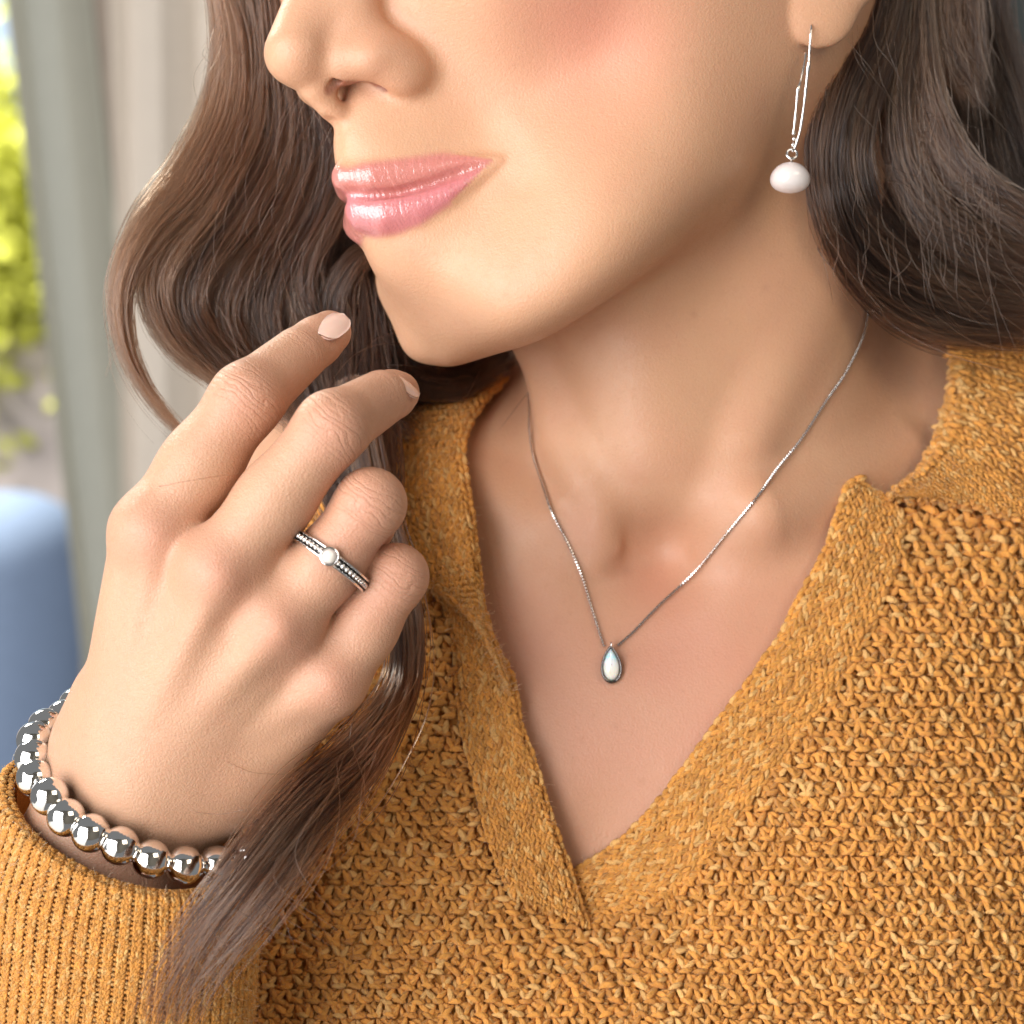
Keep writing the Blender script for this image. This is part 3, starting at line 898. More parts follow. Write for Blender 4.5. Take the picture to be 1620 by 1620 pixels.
def make_strands(pts, wid, dep, n, cl=(.35, .45), k=26, rad=.0105, clumps=26, tone=(.25, .2), spread=1.0, tip=.3, wig=.075, t1=(.82, 1.0), t0=(0, 0)):
    pts = np.array(pts, float)
    P = catmull(U(pts[:, 0], pts[:, 1], pts[:, 2]), 60)
    P = even(P, k * 2)
    W = np.interp(np.linspace(0, 1, k * 2), np.linspace(0, 1, len(wid)), wid)
    D = np.interp(np.linspace(0, 1, k * 2), np.linspace(0, 1, len(dep)), dep) if hasattr(dep, '__len__') else np.full(k * 2, dep)
    T = unit(np.gradient(P, axis=0))
    A = unit(np.cross(T, [0, 1, 0])); B = np.cross(A, T)
    # clump centres in the unit disc
    ca = rng.uniform(0, 2 * np.pi, clumps); cr = np.sqrt(rng.uniform(0, 1, clumps))
    cc = np.stack([cr * np.cos(ca), cr * np.sin(ca)], -1)
    which = rng.integers(0, clumps, n)
    sa = rng.uniform(0, 2 * np.pi, n); sr = np.sqrt(rng.uniform(0, 1, n)) 
    ss = np.stack([sr * np.cos(sa), sr * np.sin(sa)], -1)
    a0 = rng.uniform(*t0, n) if t0[1] > t0[0] else np.full(n, t0[0])
    a1 = rng.uniform(*t1, n)
    t = a0[:, None] + (a1 - a0)[:, None] * np.linspace(0, 1, k)[None]
    fi = t * (k * 2 - 1)
    i = np.minimum(fi.astype(int), k * 2 - 2); f = (fi - i)[..., None]
    lerp = lambda X: X[i] * (1 - f) + X[i + 1] * f
    p, av, bv = lerp(P), lerp(A), lerp(B)
    w = lerp(W[:, None])[..., 0]; d = lerp(D[:, None])[..., 0]
    # strands start loose and gather round their clump
    g = cl[0] + cl[1] * t
    off = cc[which][:, None, :] * g[..., None] + ss[:, None, :] * (1 - g * .78)[..., None] * spread
    # each clump wanders a little on its own, each strand less
    ph1 = rng.uniform(0, 6.28, (clumps, 2)); fq1 = rng.uniform(3, 7, (clumps, 2)); am1 = rng.uniform(.06, .30, (clumps, 2))
    ph2 = rng.uniform(0, 6.28, (n, 2)); fq2 = rng.uniform(4, 14, (n, 2))
    for c in range(2):
        off[..., c] += am1[which, c][:, None] * np.sin(ph1[which, c][:, None] + fq1[which, c][:, None] * t)
    x = p + av * (off[..., 0] * w)[..., None] + bv * (off[..., 1] * d)[..., None]
    fly = (rng.random(n) < .05) * rng.uniform(1, 4, n) + 1
    for c, vv in ((0, av), (1, bv)):
        x = x + vv * (wig * fly[:, None] * t * np.sin(ph2[:, c][:, None] + fq2[:, c][:, None] * t))[..., None]
    r = rad * np.clip((1 - np.linspace(0, 1, k)[None]) * 5, .25, 1) * rng.uniform(.75, 1.2, (n, 1))
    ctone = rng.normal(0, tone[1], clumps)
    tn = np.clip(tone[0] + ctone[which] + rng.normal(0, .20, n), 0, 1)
    return x, r, tn

def hair_part(name, parent, locks, mat):
    X, R_, T_ = [], [], []
    for kw in locks:
        x, r, t = make_strands(**kw); X.append(x); R_.append(r); T_.append(t)
        k2 = dict(kw); k2['n'] = max(12, int(kw['n'] * .10)); k2['spread'] = 1.35; k2['wig'] = .20; k2['cl'] = (.2, .2); k2['rad'] = kw.get('rad', .0105) * .8
        k2['tone'] = (min(.95, kw['tone'][0] + .2), .2)
        x, r, t = make_strands(**k2)
        if x.shape[1] == X[0].shape[1]: X.append(x); R_.append(r); T_.append(t)
    return curves_obj(name, np.concatenate(X), np.concatenate(R_), np.concatenate(T_), mat, parent)

# under hair behind the face and the hand, its shade put into the tone
D = dict
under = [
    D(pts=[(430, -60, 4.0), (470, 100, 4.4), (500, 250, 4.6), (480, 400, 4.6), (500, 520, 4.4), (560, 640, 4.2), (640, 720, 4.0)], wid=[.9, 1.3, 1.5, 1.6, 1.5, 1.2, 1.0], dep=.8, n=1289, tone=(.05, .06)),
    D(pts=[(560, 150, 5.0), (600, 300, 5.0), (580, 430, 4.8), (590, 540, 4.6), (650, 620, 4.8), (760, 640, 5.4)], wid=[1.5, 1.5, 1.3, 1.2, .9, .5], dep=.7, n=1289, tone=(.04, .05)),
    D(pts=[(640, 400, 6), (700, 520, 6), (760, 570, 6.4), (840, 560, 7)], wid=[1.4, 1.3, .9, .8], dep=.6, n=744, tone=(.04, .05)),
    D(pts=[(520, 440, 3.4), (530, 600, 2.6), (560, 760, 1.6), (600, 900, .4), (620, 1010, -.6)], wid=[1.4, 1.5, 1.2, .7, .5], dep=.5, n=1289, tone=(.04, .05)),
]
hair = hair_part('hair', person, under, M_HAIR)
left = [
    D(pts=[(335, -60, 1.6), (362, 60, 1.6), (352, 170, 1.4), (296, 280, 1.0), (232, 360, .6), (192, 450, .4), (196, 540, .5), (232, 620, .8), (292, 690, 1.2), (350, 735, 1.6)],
      wid=[.25, .45, .55, .62, .60, .42, .26, .16, .10, .06], dep=.35, n=744, tone=(.95, .2), clumps=30, tip=.2, t1=(.6, 1.0), wig=.08),  # pale tone stands in for backlight on the outer curl
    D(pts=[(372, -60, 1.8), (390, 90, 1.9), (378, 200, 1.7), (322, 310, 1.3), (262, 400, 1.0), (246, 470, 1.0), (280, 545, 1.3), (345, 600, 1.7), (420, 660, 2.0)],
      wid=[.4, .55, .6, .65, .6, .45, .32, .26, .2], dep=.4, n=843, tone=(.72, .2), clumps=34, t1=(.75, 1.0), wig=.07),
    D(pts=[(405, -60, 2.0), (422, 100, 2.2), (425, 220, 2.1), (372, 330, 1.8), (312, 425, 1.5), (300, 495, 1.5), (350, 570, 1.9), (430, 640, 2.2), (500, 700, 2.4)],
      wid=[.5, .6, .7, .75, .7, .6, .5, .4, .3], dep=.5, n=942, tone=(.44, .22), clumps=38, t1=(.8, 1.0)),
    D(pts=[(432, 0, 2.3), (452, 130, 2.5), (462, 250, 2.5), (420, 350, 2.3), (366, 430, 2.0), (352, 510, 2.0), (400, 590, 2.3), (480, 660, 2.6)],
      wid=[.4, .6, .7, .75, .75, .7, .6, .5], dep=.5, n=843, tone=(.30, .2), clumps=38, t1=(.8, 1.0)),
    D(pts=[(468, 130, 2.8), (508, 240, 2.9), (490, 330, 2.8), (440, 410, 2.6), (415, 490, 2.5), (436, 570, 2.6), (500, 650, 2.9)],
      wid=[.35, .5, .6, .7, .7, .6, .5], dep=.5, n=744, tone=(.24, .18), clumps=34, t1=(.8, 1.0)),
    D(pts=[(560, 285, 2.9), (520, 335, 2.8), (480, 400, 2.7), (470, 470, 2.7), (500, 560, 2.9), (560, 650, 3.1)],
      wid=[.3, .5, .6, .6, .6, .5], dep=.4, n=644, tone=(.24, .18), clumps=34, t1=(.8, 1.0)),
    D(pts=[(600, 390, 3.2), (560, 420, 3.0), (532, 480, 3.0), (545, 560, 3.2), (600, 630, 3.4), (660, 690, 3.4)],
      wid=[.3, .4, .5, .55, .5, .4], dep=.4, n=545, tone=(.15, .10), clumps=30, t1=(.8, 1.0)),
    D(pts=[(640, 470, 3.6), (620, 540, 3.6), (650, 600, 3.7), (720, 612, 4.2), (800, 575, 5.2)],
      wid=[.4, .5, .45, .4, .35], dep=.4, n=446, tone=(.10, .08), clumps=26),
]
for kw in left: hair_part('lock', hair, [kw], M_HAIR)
strand = D(pts=[(560, 600, 1.6), (580, 720, 1.0), (606, 840, .4), (632, 940, .0), (642, 1020, -.5), (630, 1100, -1.6), (570, 1195, -4.6), (480, 1290, -7.0), (404, 1390, -7.9), (326, 1490, -7.9), (270, 1590, -7.6), (240, 1700, -7.3)],
      wid=[.4, .4, .4, .38, .36, .45, .6, .78, .86, .85, .72, .6], dep=[.3, .3, .3, .3, .3, .35, .4, .4, .35, .3, .25, .2], n=620, cl=(.84, .10), rad=.0125, tone=(.20, .26), clumps=50, k=34, t1=(.62, 1.0), wig=.24)
lk = hair_part('lock', hair, [strand], M_HAIR)
lk['label'] = 'long thin lock falling over the wrist and sleeve'
right_under = [  # shade of the inner hair set as a darker tone
    D(pts=[(1372, -60, 2.2), (1335, 60, 1.7), (1326, 160, 1.1), (1316, 260, 1.1), (1336, 360, 1.4), (1398, 455, 2.4), (1500, 510, 3.2)], wid=[.5, .5, .5, .45, .45, .5, .5], dep=.35, n=930, tone=(.08, .08)),
    D(pts=[(1390, -80, 4.8), (1350, 60, 4.6), (1335, 220, 4.6), (1380, 360, 5.0), (1500, 460, 5.6), (1680, 500, 5.5)], wid=[1.0, 1.2, 1.3, 1.3, 1.3, 1.2], dep=.8, n=1488, tone=(.05, .05)),
    D(pts=[(1520, -80, 6.5), (1530, 80, 6.5), (1570, 250, 6.5), (1640, 400, 6.5), (1760, 480, 6.5)], wid=[1.2, 1.4, 1.6, 1.6, 1.4], dep=.8, n=1289, tone=(.03, .03)),
]
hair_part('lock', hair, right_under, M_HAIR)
rightl = [
    D(pts=[(1394, -60, 1.8), (1372, 40, 1.4), (1328, 150, .7), (1308, 250, .6), (1326, 350, .9), (1384, 445, 1.8), (1490, 505, 2.3), (1680, 530, 2.4)],
      wid=[.35, .42, .45, .5, .55, .6, .6, .5], dep=.45, n=1140, tone=(.08, .14), clumps=45),
    D(pts=[(1420, -60, 1.9), (1394, 60, 1.5), (1354, 170, .9), (1342, 270, .7), (1382, 370, 1.1), (1490, 450, 1.8), (1680, 490, 2.0)],
      wid=[.35, .45, .5, .55, .62, .65, .6], dep=.45, n=1140, tone=(.14, .18), clumps=45),
    D(pts=[(1442, -60, 2.3), (1432, 70, 2.1), (1420, 180, 1.8), (1440, 280, 1.6), (1510, 370, 1.6), (1680, 440, 1.6)],
      wid=[.35, .45, .5, .58, .65, .7], dep=.45, n=1140, tone=(.24, .22), clumps=45),
    D(pts=[(1455, -60, 2.4), (1456, 70, 2.2), (1476, 180, 1.9), (1530, 280, 1.6), (1690, 390, 1.4)],
      wid=[.35, .42, .45, .5, .55], dep=.4, n=843, tone=(.34, .24), clumps=38),
    D(pts=[(1478, -60, 3.0), (1486, 40, 2.8), (1508, 110, 2.8), (1545, 170, 2.9)], wid=[.5, .55, .5, .35], dep=.4, n=347, tone=(.40, .15), clumps=26, t1=(.6, 1.0), wig=.12),
    D(pts=[(1520, -60, 3.2), (1532, 40, 3.2), (1540, 120, 3.3), (1562, 190, 3.4)], wid=[.5, .55, .5, .3], dep=.4, n=248, tone=(.35, .15), clumps=22, t1=(.5, 1.0), wig=.12),
]
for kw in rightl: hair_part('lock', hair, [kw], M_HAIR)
# stray hairs
def stray(specs, rad=.0055):
    X, R_, T_ = [], [], []
    for pts in specs:
        pts = np.array(pts, float)
        P = even(catmull(U(pts[:, 0], pts[:, 1], pts[:, 2]), 40), 26)
        X.append(P); R_.append(np.full(26, rad) * np.r_[np.ones(20), np.linspace(1, .3, 6)]); T_.append(rng.uniform(.2, .65))
    return np.array(X), np.array(R_), np.array(T_)
specs = [[(380, 150, 1.2), (368, 260, 1.0), (345, 330, .8), (338, 400, .8), (350, 450, 1)], [(640, 520, 3), (590, 540, 2), (560, 590, 1), (530, 640, .5)],
         [(650, 545, 3), (600, 545, 2), (556, 565, 1), (520, 610, .5)], [(1280, 262, 1.6), (1320, 272, 1.5), (1380, 264, 1.5)], [(1268, 205, 2), (1290, 198, 1.8), (1320, 190, 1.6)],
         [(860, 560, 4), (850, 600, 4), (820, 640, 3.6), (790, 680, 3.2)], [(760, 585, 4.2), (742, 620, 4), (720, 650, 3.8)], [(250, 770, -8.2), (320, 757, -8.0), (385, 748, -7.4)],
         [(360, 1205, -6.6), (400, 1222, -6.4), (450, 1225, -6.2)], [(310, 1285, -6.8), (350, 1288, -6.8), (390, 1280, -6.9)], [(170, 440, .3), (178, 400, .4), (200, 360, .5)], [(182, 385, .3), (196, 396, .4), (215, 398, .4)],
         [(1340, 60, 2), (1320, 130, 1.6), (1330, 170, 1.4)], [(1480, 500, 1.0), (1540, 540, 1), (1620, 560, .8)], [(1380, 480, 2.0), (1420, 520, 1.6), (1500, 560, 1.2), (1600, 590, .6)]]
for i in range(16):
    x = rng.uniform(1300, 1420); specs.append([(x, rng.uniform(0, 80), 1.9), (x - rng.uniform(0, 60), 160, 1.5), (x - rng.uniform(-40, 70), 260, 1.3), (x + rng.uniform(-40, 90), 380, 1.4)])
for i in range(16):
    a = rng.uniform(0, 1); specs.append([(600 - 240 * a, 1140 + 230 * a, -6.6), (560 - 240 * a + rng.uniform(-30, 60), 1230 + 230 * a, -7.6), (500 - 200 * a + rng.uniform(-60, 90), 1340 + 200 * a, -8.0), (470 - 180 * a + rng.uniform(-90, 120), 1440 + 170 * a, -8.2)])
for i in range(12):
    x = rng.uniform(1400, 1560); specs.append([(x, rng.uniform(120, 300), 1.1), (x + rng.uniform(0, 60), rng.uniform(300, 380), 1.0), (x + rng.uniform(20, 120), rng.uniform(390, 460), .9), (x + rng.uniform(60, 220), rng.uniform(450, 570), .9)])
x, r, t = stray(specs)
curves_obj('stray_hair', x, r, t, M_HAIR, hair)

# short loose hairs standing off the outline on both sides
fl = []
for _ in range(70):
    a = rng.uniform(0, 1); q = catmull([(345, 0, 1.2), (340, 170, 1.1), (285, 290, .8), (215, 380, .4), (185, 460, .3), (195, 550, .4)], 50)[int(a * 49)]
    d = rng.uniform(-1, .4); L = rng.uniform(25, 80)
    fl.append([(q[0] + 12, q[1] - 20, q[2]), (q[0] - 4 + 6 * d, q[1] + L * .4, q[2]), (q[0] - 14 + 14 * d, q[1] + L, q[2] + .1)])
for _ in range(60):
    x0, y0 = rng.uniform(330, 560), rng.uniform(60, 380)
    s_ = rng.uniform(20, 75)
    fl.append([(x0 + .35 * s_, y0 - s_, 1.2), (x0, y0, .8), (x0 - .55 * s_, y0 + s_, .7), (x0 - .8 * s_ + rng.uniform(-12, 25), y0 + 2 * s_, .9)])
for _ in range(80):
    x0, y0 = rng.uniform(1300, 1560), rng.uniform(60, 460)
    fl.append([(x0 - 5, y0 - 50, .5), (x0, y0, .35), (x0 + rng.uniform(-10, 45), y0 + rng.uniform(30, 60), .4), (x0 + rng.uniform(0, 90), y0 + rng.uniform(60, 110), .8)])
x, r, t = stray(fl, .006)
curves_obj('stray_hair', x, r, rng.uniform(.1, .7, len(t)), M_HAIR, hair)
# ------------------------------------------------------------------ the sweater: knitted stitch by stitch
_lx = np.array([-1, -.62, -.1, .45, .85, 1.0])
def lobe_template(seg=6):
    ring = []
    prof = [.50, .92, 1.0, .78]
    xs = [-.72, -.25, .25, .70]
    ph = np.linspace(0, 2 * np.pi, seg, endpoint=False)
    for x, r in zip(xs, prof):
        ring.append(np.stack([np.full(seg, x), r * np.cos(ph), r * np.sin(ph)], -1))
    V = np.vstack(ring + [[[-1.0, 0, 0]], [[1.0, 0, 0]]])
    V[:, 2] -= .55 * V[:, 0] ** 2              # the ends dive into the cloth
    i = np.arange(3)[:, None] * seg; j = np.arange(seg)[None]; j2 = (j + 1) % seg
    Q = np.stack([i + j, i + seg + j, i + seg + j2, i + j2], -1).reshape(-1, 4)[:, ::-1]
    jj = np.arange(seg); a, b = 4 * seg, 4 * seg + 1
    T = np.vstack([np.stack([jj, (jj + 1) % seg, np.full(seg, a)], -1)[:, ::-1], np.stack([3 * seg + (jj + 1) % seg, 3 * seg + jj, np.full(seg, b)], -1)[:, ::-1]])
    return V, Q, T
LV, LQ, LT = lobe_template()
YARN = np.array([.87, .388, .075])
def yarn_colours(n):
    t = rng.random(n)[:, None]
    c = YARN * rng.uniform(.78, 1.18, (n, 1))
    c = np.where(t < .18, np.array([.95, .56, .20]) * rng.uniform(.85, 1.1, (n, 1)), c)
    c = np.where(t > .88, np.array([.74, .305, .058]) * rng.uniform(.8, 1.1, (n, 1)), c)
    return c
def lobes(M, C, X, Y, Z, lx, ly, lz, col):
    """place lobes: centres C, frame X Y Z (n,3), half sizes"""
    n = len(C)
    if not n: return
    v = LV[None]
    V = C[:, None] + v[..., 0:1] * (lx[:, None] * X)[:, None] + v[..., 1:2] * (ly[:, None] * Y)[:, None] + v[..., 2:3] * (lz[:, None] * Z)[:, None]
    k = len(LV); o = (np.arange(n) * k)[:, None, None]
    L = np.broadcast_to(v, (n, k, 3)).copy(); L[..., 2] = rng.random(n)[:, None]
    M.add(V.reshape(-1, 3), (LQ[None] + o).reshape(-1, 4), (LT[None] + o).reshape(-1, 3), np.repeat(col, k, 0), L.reshape(-1, 3))

def knit(M, S, nu, nv, style, mask=None, size=1.0, base=True, res=(70, 40), sink=.05):
    """S(u,v)->points. u runs along the wales (stitch columns), v across them"""
    if base:
        a, b = np.meshgrid(np.linspace(0, 1, res[0]), np.linspace(0, 1, res[1]), indexing='ij')
        P = S(a.ravel(), b.ravel())
        N = surf_n(S, a.ravel(), b.ravel())
        P = P - N * sink
        F = grid_faces(*res)
        if mask is not None:
            ok = mask(topx(P), -10); F = F[ok[F].all(1)]
        M.add(P, np.vstack([F, ]), None, YARN * .9)
    i, j = np.meshgrid(np.arange(nu), np.arange(nv), indexing='ij'); i = i.ravel(); j = j.ravel()
    recs = []
    def add(du, dv, ang, lx, ly, lz, lift, sel=None, jit=.12, ja=.16):
        ii, jj = (i, j) if sel is None else (i[sel], j[sel])
        n = len(ii)
        u = (ii + .5 + du + rng.normal(0, jit, n)) / nu; v = (jj + .5 + (dv if np.isscalar(dv) else (dv if sel is None else dv[sel])) + rng.normal(0, jit, n)) / nv
        ok = (u > .002) & (u < .998) & (v > .002) & (v < .998)
        u, v = u[ok], v[ok]; n = len(u)
        C = S(u, v); e = 1e-3
        Tu = S(u + e, v) - S(u - e, v); Tv = S(u, v + e) - S(u, v - e)
        pu = np.linalg.norm(Tu, axis=1) / (2 * e * nu); pv = np.linalg.norm(Tv, axis=1) / (2 * e * nv)
        X = unit(Tu); N = unit(np.cross(Tu, Tv)); N = np.where((N[:, 1] > 0)[:, None] & FRONT, -N, N); Y = np.cross(N, X)
        o_ = None
        a = np.broadcast_to(ang, (n,)) + rng.normal(0, ja, n)
        sgn = np.sign((Tv * Y).sum(1))
        a = a * sgn
        Xr = X * np.cos(a)[:, None] + Y * np.sin(a)[:, None]; Yr = np.cross(N, Xr)
        p = np.minimum(pu, pv * 1.4)
        sc_ = rng.uniform(.88, 1.14, n) * size
        C = C + N * (lift * p * rng.uniform(.7, 1.3, n))[:, None]
        # tilt so that one end rides over the next
        Z = unit(N + X * rng.normal(.0, .22, n)[:, None] + Y * rng.normal(0, .2, n)[:, None])
        Xr = unit(Xr - (Xr * Z).sum(1)[:, None] * Z); Yr = np.cross(Z, Xr)
        if mask is not None:
            k = mask(topx(C), 0)
            C, Xr, Yr, Z, p, sc_ = C[k], Xr[k], Yr[k], Z[k], p[k], sc_[k]
        lobes(M, C, Xr, Yr, Z, lx * p * sc_, ly * p * sc_, lz * p * sc_, yarn_colours(len(C)))
    if style == 'stocking':
        add(0, -.25, .42, .95, .29, .30, .10, jit=.06)
        for jj_ in [(0, nv - 1)[q_] for q_ in EDGES]: add(0, .3 if jj_ else -.3, .0, .95, .34, .36, .30, j == jj_, .02, .06)
        add(0, .25, -.42, .95, .29, .30, .10, jit=.06)
    elif style == 'rib':
        k = j % 3
        add(0, -.22, .40, .95, .38, .36, .14, k == 0, .06); add(0, .26, -.40, .95, .38, .36, .14, k == 0, .06)
        add(0, -.26, .40, .95, .38, .36, .14, k == 1, .06); add(0, .22, -.40, .95, .38, .36, .14, k == 1, .06)
        add(0, 0, 1.4, .6, .36, .3, -.10, k == 2, .06)
    elif style == 'waffle':
        o = (i % 2) * .5 - .25
        add(-.16, -.21 + o, .55, .62, .215, .26, .30, None, .065, .22); add(-.16, .21 + o, -.55, .62, .215, .26, .30, None, .065, .22)
        add(.20, o, 1.45, .56, .21, .27, .36, None, .065, .24)
        add(-.42, o, 1.3, .50, .21, .24, .16, None, .05, .25)
        add(.0, .5 + o, .2, .55, .22, .24, -.02, None, .07, .40); add(.45, .5 + o, -.6, .50, .20, .22, .02, None, .09, .5)
        add(.1, .25 + o, 0, .45, .15, .18, .10, rng.random(len(i)) < .4, .2, 1.2)
    elif style == 'moss':
        q = ((i // 2) + j) % 2
        add(0, -.26, .50, 1.05, .32, .40, .42, q == 0, .12, .26); add(0, .26, -.50, 1.05, .32, .40, .42, q == 0, .12, .26)
        add(0, 0, 1.45, .95, .30, .36, .06, q == 1, .14, .35); add(.4, .1, .9, .85, .27, .34, .0, q == 1, .16, .5)
        add(.5, .5, 0, .6, .28, .3, .3, (q == 0) & (rng.random(len(i)) < .35), .25, .9)
FRONT = True
EDGES = (0, 1)
def surf_n(S, u, v):
    e = 1e-3
    N = unit(np.cross(S(u + e, v) - S(u - e, v), S(u, v + e) - S(u, v - e)))
    return np.where((N[:, 1] > 0)[:, None] & FRONT, -N, N)

def strip(A, B, n, lift, roll=.25, bulge=0.0, rollb=None, wave=0.0):
    """a band between two pixel polylines; u along, v from A to B; rides `lift` cm in front of the chest"""
    A = even(catmull(np.array(A, float), 200), n); B = even(catmull(np.array(B, float), 200), n)
    Y0 = None
    gu, gv = np.meshgrid(np.linspace(0, 1, n), np.linspace(0, 1, 24), indexing='ij')
    px = A[:, None, :] * (1 - gv[..., None]) + B[:, None, :] * gv[..., None]
    y = pxchest(px[..., 0], px[..., 1]).reshape(n, 24)
    lf = np.interp(np.linspace(0, 1, n), np.linspace(0, 1, len(lift)), lift) if hasattr(lift, '__len__') else np.full(n, lift)
    rb = roll if rollb is None else rollb
    v = gv
    drop = roll * np.clip(1 - v / .10, 0, 1) ** 2 + rb * np.clip(1 - (1 - v) / .10, 0, 1) ** 2
    y = y - lf[:, None] - bulge * np.sin(np.pi * v) + drop + wave * np.sin(gu * 11 + v * 5)
    G = U(px[..., 0], px[..., 1], y)
    def S(u, w):
        u = np.asarray(u, float) * (n - 1); w = np.asarray(w, float) * 23
        i = np.clip(np.floor(u).astype(int), 0, n - 2); j = np.clip(np.floor(w).astype(int), 0, 22)
        f = (u - i)[:, None]; g = (w - j)[:, None]
        return (G[i, j] * (1 - f) + G[i + 1, j] * f) * (1 - g) + (G[i, j + 1] * (1 - f) + G[i + 1, j + 1] * f) * g
    return S

BODY_POLY = [(300, 1000), (430, 745), (600, 712), (645, 880), (672, 925), (708, 975), (722, 1100), (745, 1228), (780, 1374), (804, 1412), (930, 1458), (1015, 1436), (1090, 1385), (1150, 1302), (1260, 1165), (1330, 1075), (1385, 985),
             (1412, 890), (1424, 822), (1440, 795), (1560, 800), (1760, 850), (1760, 1760), (120, 1760), (120, 1480), (250, 1250)]
_pc = {}
def body_S():
    # a broad sheet over the whole chest
    us = np.linspace(700, 1780, 100); vs = np.linspace(100, 1780, 130)
    py, px = np.meshgrid(us, vs, indexing='ij')
    pxx = px + .05 * (py - 1200) + 10 * np.sin(py / 95.0)      # wales lean a little
    y = pxchest(pxx.ravel(), py.ravel()).reshape(px.shape) - .42
    y = y + .05 * np.sin(pxx / 60 + py / 90)
    G = U(pxx, py, y); n, m = px.shape
    def S(u, w):
        u = np.asarray(u, float) * (n - 1); w = np.asarray(w, float) * (m - 1)
        i = np.clip(np.floor(u).astype(int), 0, n - 2); j = np.clip(np.floor(w).astype(int), 0, m - 2)
        f = (u - i)[:, None]; g = (w - j)[:, None]
        return (G[i, j] * (1 - f) + G[i + 1, j] * f) * (1 - g) + (G[i, j + 1] * (1 - f) + G[i + 1, j + 1] * f) * g
    return S
bm_ = lambda q, d: poly_sd(q, BODY_POLY) < -d * .1
BS = body_S(); FUZZ = [(BS, 26000, bm_)]
M = Merge(); knit(M, BS, 46, 60, 'waffle', bm_, 1.0, True, (110, 150), .08)
sweater = M.build('sweater', M_KNIT, person, True, 'yarn')
sweater['label'] = 'chunky mustard knit body of the sweater'

# left front band with its seam
S = strip([(748, 905), (759, 960), (773, 1000), (792, 1038), (811, 1077), (826, 1153), (844, 1199), (865, 1268), (884, 1325), (903, 1379), (914, 1417), (922, 1440), (932, 1467)],
          [(664, 905), (700, 950), (717, 1000), (725, 1096), (734, 1165), (750, 1230), (769, 1314), (788, 1368), (802, 1402), (813, 1422)],
          80, [.74, .78, .84, .88, .88, .84], .26, .03)
EDGES = (0, 1)
FUZZ.append((S, 650, None))
M = Merge(); knit(M, S, 50, 9, 'stocking', None, 1.0, True, (120, 24), .04)
M.build('front_band', M_KNIT, sweater, True, 'yarn')
EDGES = (0,)
# right front band, its upper end curling up beside the collar
S = strip([(1366, 757), (1345, 768), (1334, 795), (1321, 830), (1309, 865), (1286, 910), (1257, 961), (1238, 1000), (1200, 1057), (1148, 1126), (1106, 1184), (1060, 1245), (1018, 1295), (983, 1329), (945, 1356), (905, 1385), (880, 1420)],
          [(1388, 776), (1405, 792), (1428, 815), (1428, 850), (1420, 890), (1400, 945), (1375, 1000), (1345, 1055), (1310, 1105), (1260, 1175), (1205, 1245), (1155, 1310), (1095, 1385), (1030, 1430), (980, 1450), (930, 1466), (900, 1475)],
          90, [.75, .60, .54, .52, .52, .48, .42], .18, .04, .06)
FUZZ.append((S, 650, None))
M = Merge(); knit(M, S, 60, 11, 'stocking', None, 1.0, True, (140, 26), .04)
M.build('front_band', M_KNIT, sweater, True, 'yarn')
EDGES = (0, 1)
# collar, left flap (it lies over the left band)
S = strip([(800, 596), (768, 630), (742, 667), (731, 701), (735, 745), (748, 819), (754, 875), (764, 960), (786, 1030), (808, 1092)],
          [(700, 590), (650, 650), (612, 700), (592, 750), (596, 810), (630, 875), (676, 917), (724, 953), (765, 998), (811, 1096)],
          80, [.95, .95, 1.0, 1.15, 1.2, 1.2, 1.1], .30, .12, .22)
FUZZ.append((S, 650, None))
M = Merge(); knit(M, S, 48, 13, 'stocking', None, 1.0, True, (120, 30), .04)
cl_ = M.build('collar', M_KNIT, sweater, True, 'yarn')
# collar, right flap
S = strip([(1500, 470), (1503, 554), (1501, 608), (1492, 647), (1472, 705), (1450, 746), (1421, 769), (1404, 785)],
          [(1760, 470), (1760, 560), (1760, 640), (1760, 740), (1700, 826), (1620, 822), (1533, 798), (1420, 790)],
          80, [1.2, 1.25, 1.3, 1.3, 1.25, 1.0], .55, .25, .45)
SR = S; FUZZ.append((SR, 650, None))
M = Merge(); knit(M, lambda u, v: SR(v, u), 20, 30, 'stocking', None, 1.0, True, (40, 90), .05)
M.build('collar', M_KNIT, sweater, True, 'yarn')
# ribbed sleeve
FRONT = False
def sleeve(u, v):
    """u down the sleeve, v round it (front half and past both sides)"""
    u = np.asarray(u, float); v = np.asarray(v, float)
    ph = (v * 1.30 - .15) * np.pi                 # 0 left side .. pi right side, front between
    lip = np.clip(1 - u / .045, 0, 1) ** 2
    px = 197 - 40 * u; py = 1292 + 470 * u
    a = (204 + 26 * np.minimum(u * 4, 1)) * (1 - .05 * lip) ; b = 3.0 * (1 - .12 * lip)
    cx = px - a * np.cos(ph) * .97
    cy = py - a * np.cos(ph) * .27 + 106 * np.sin(ph) * np.clip(1 - u * .6, .4, 1) + 6 * lip
    y = -4.4 - b * np.sin(ph)
    return U(cx, cy, y)
M = Merge(); FUZZ.append((sleeve, 2200, None)); knit(M, sleeve, 52, 126, 'rib', None, 1.0, True, (60, 110), .10)
# inside of the cuff, turned in
a, b = np.meshgrid(np.linspace(0, 1, 20), np.linspace(0, 1, 80), indexing='ij')
Pin = sleeve(a.ravel() * .3, b.ravel()); ctr = U(197 - 12 * a.ravel(), 1292 + 140 * a.ravel(), -4.4)
Pin = Pin + (ctr - Pin) * .07
M.add(Pin, grid_faces(20, 80), None, YARN * .8)
def sleeve_in(u, v):
    u = np.asarray(u, float); P = sleeve(u * .22, v); c_ = U(197 - 9 * u, 1292 + 100 * u, -4.4)
    return P + (c_ - P) * .055
knit(M, sleeve_in, 11, 120, 'rib', None, 1.0, False)
slv = M.build('sleeve', M_KNIT, sweater, True, 'yarn')
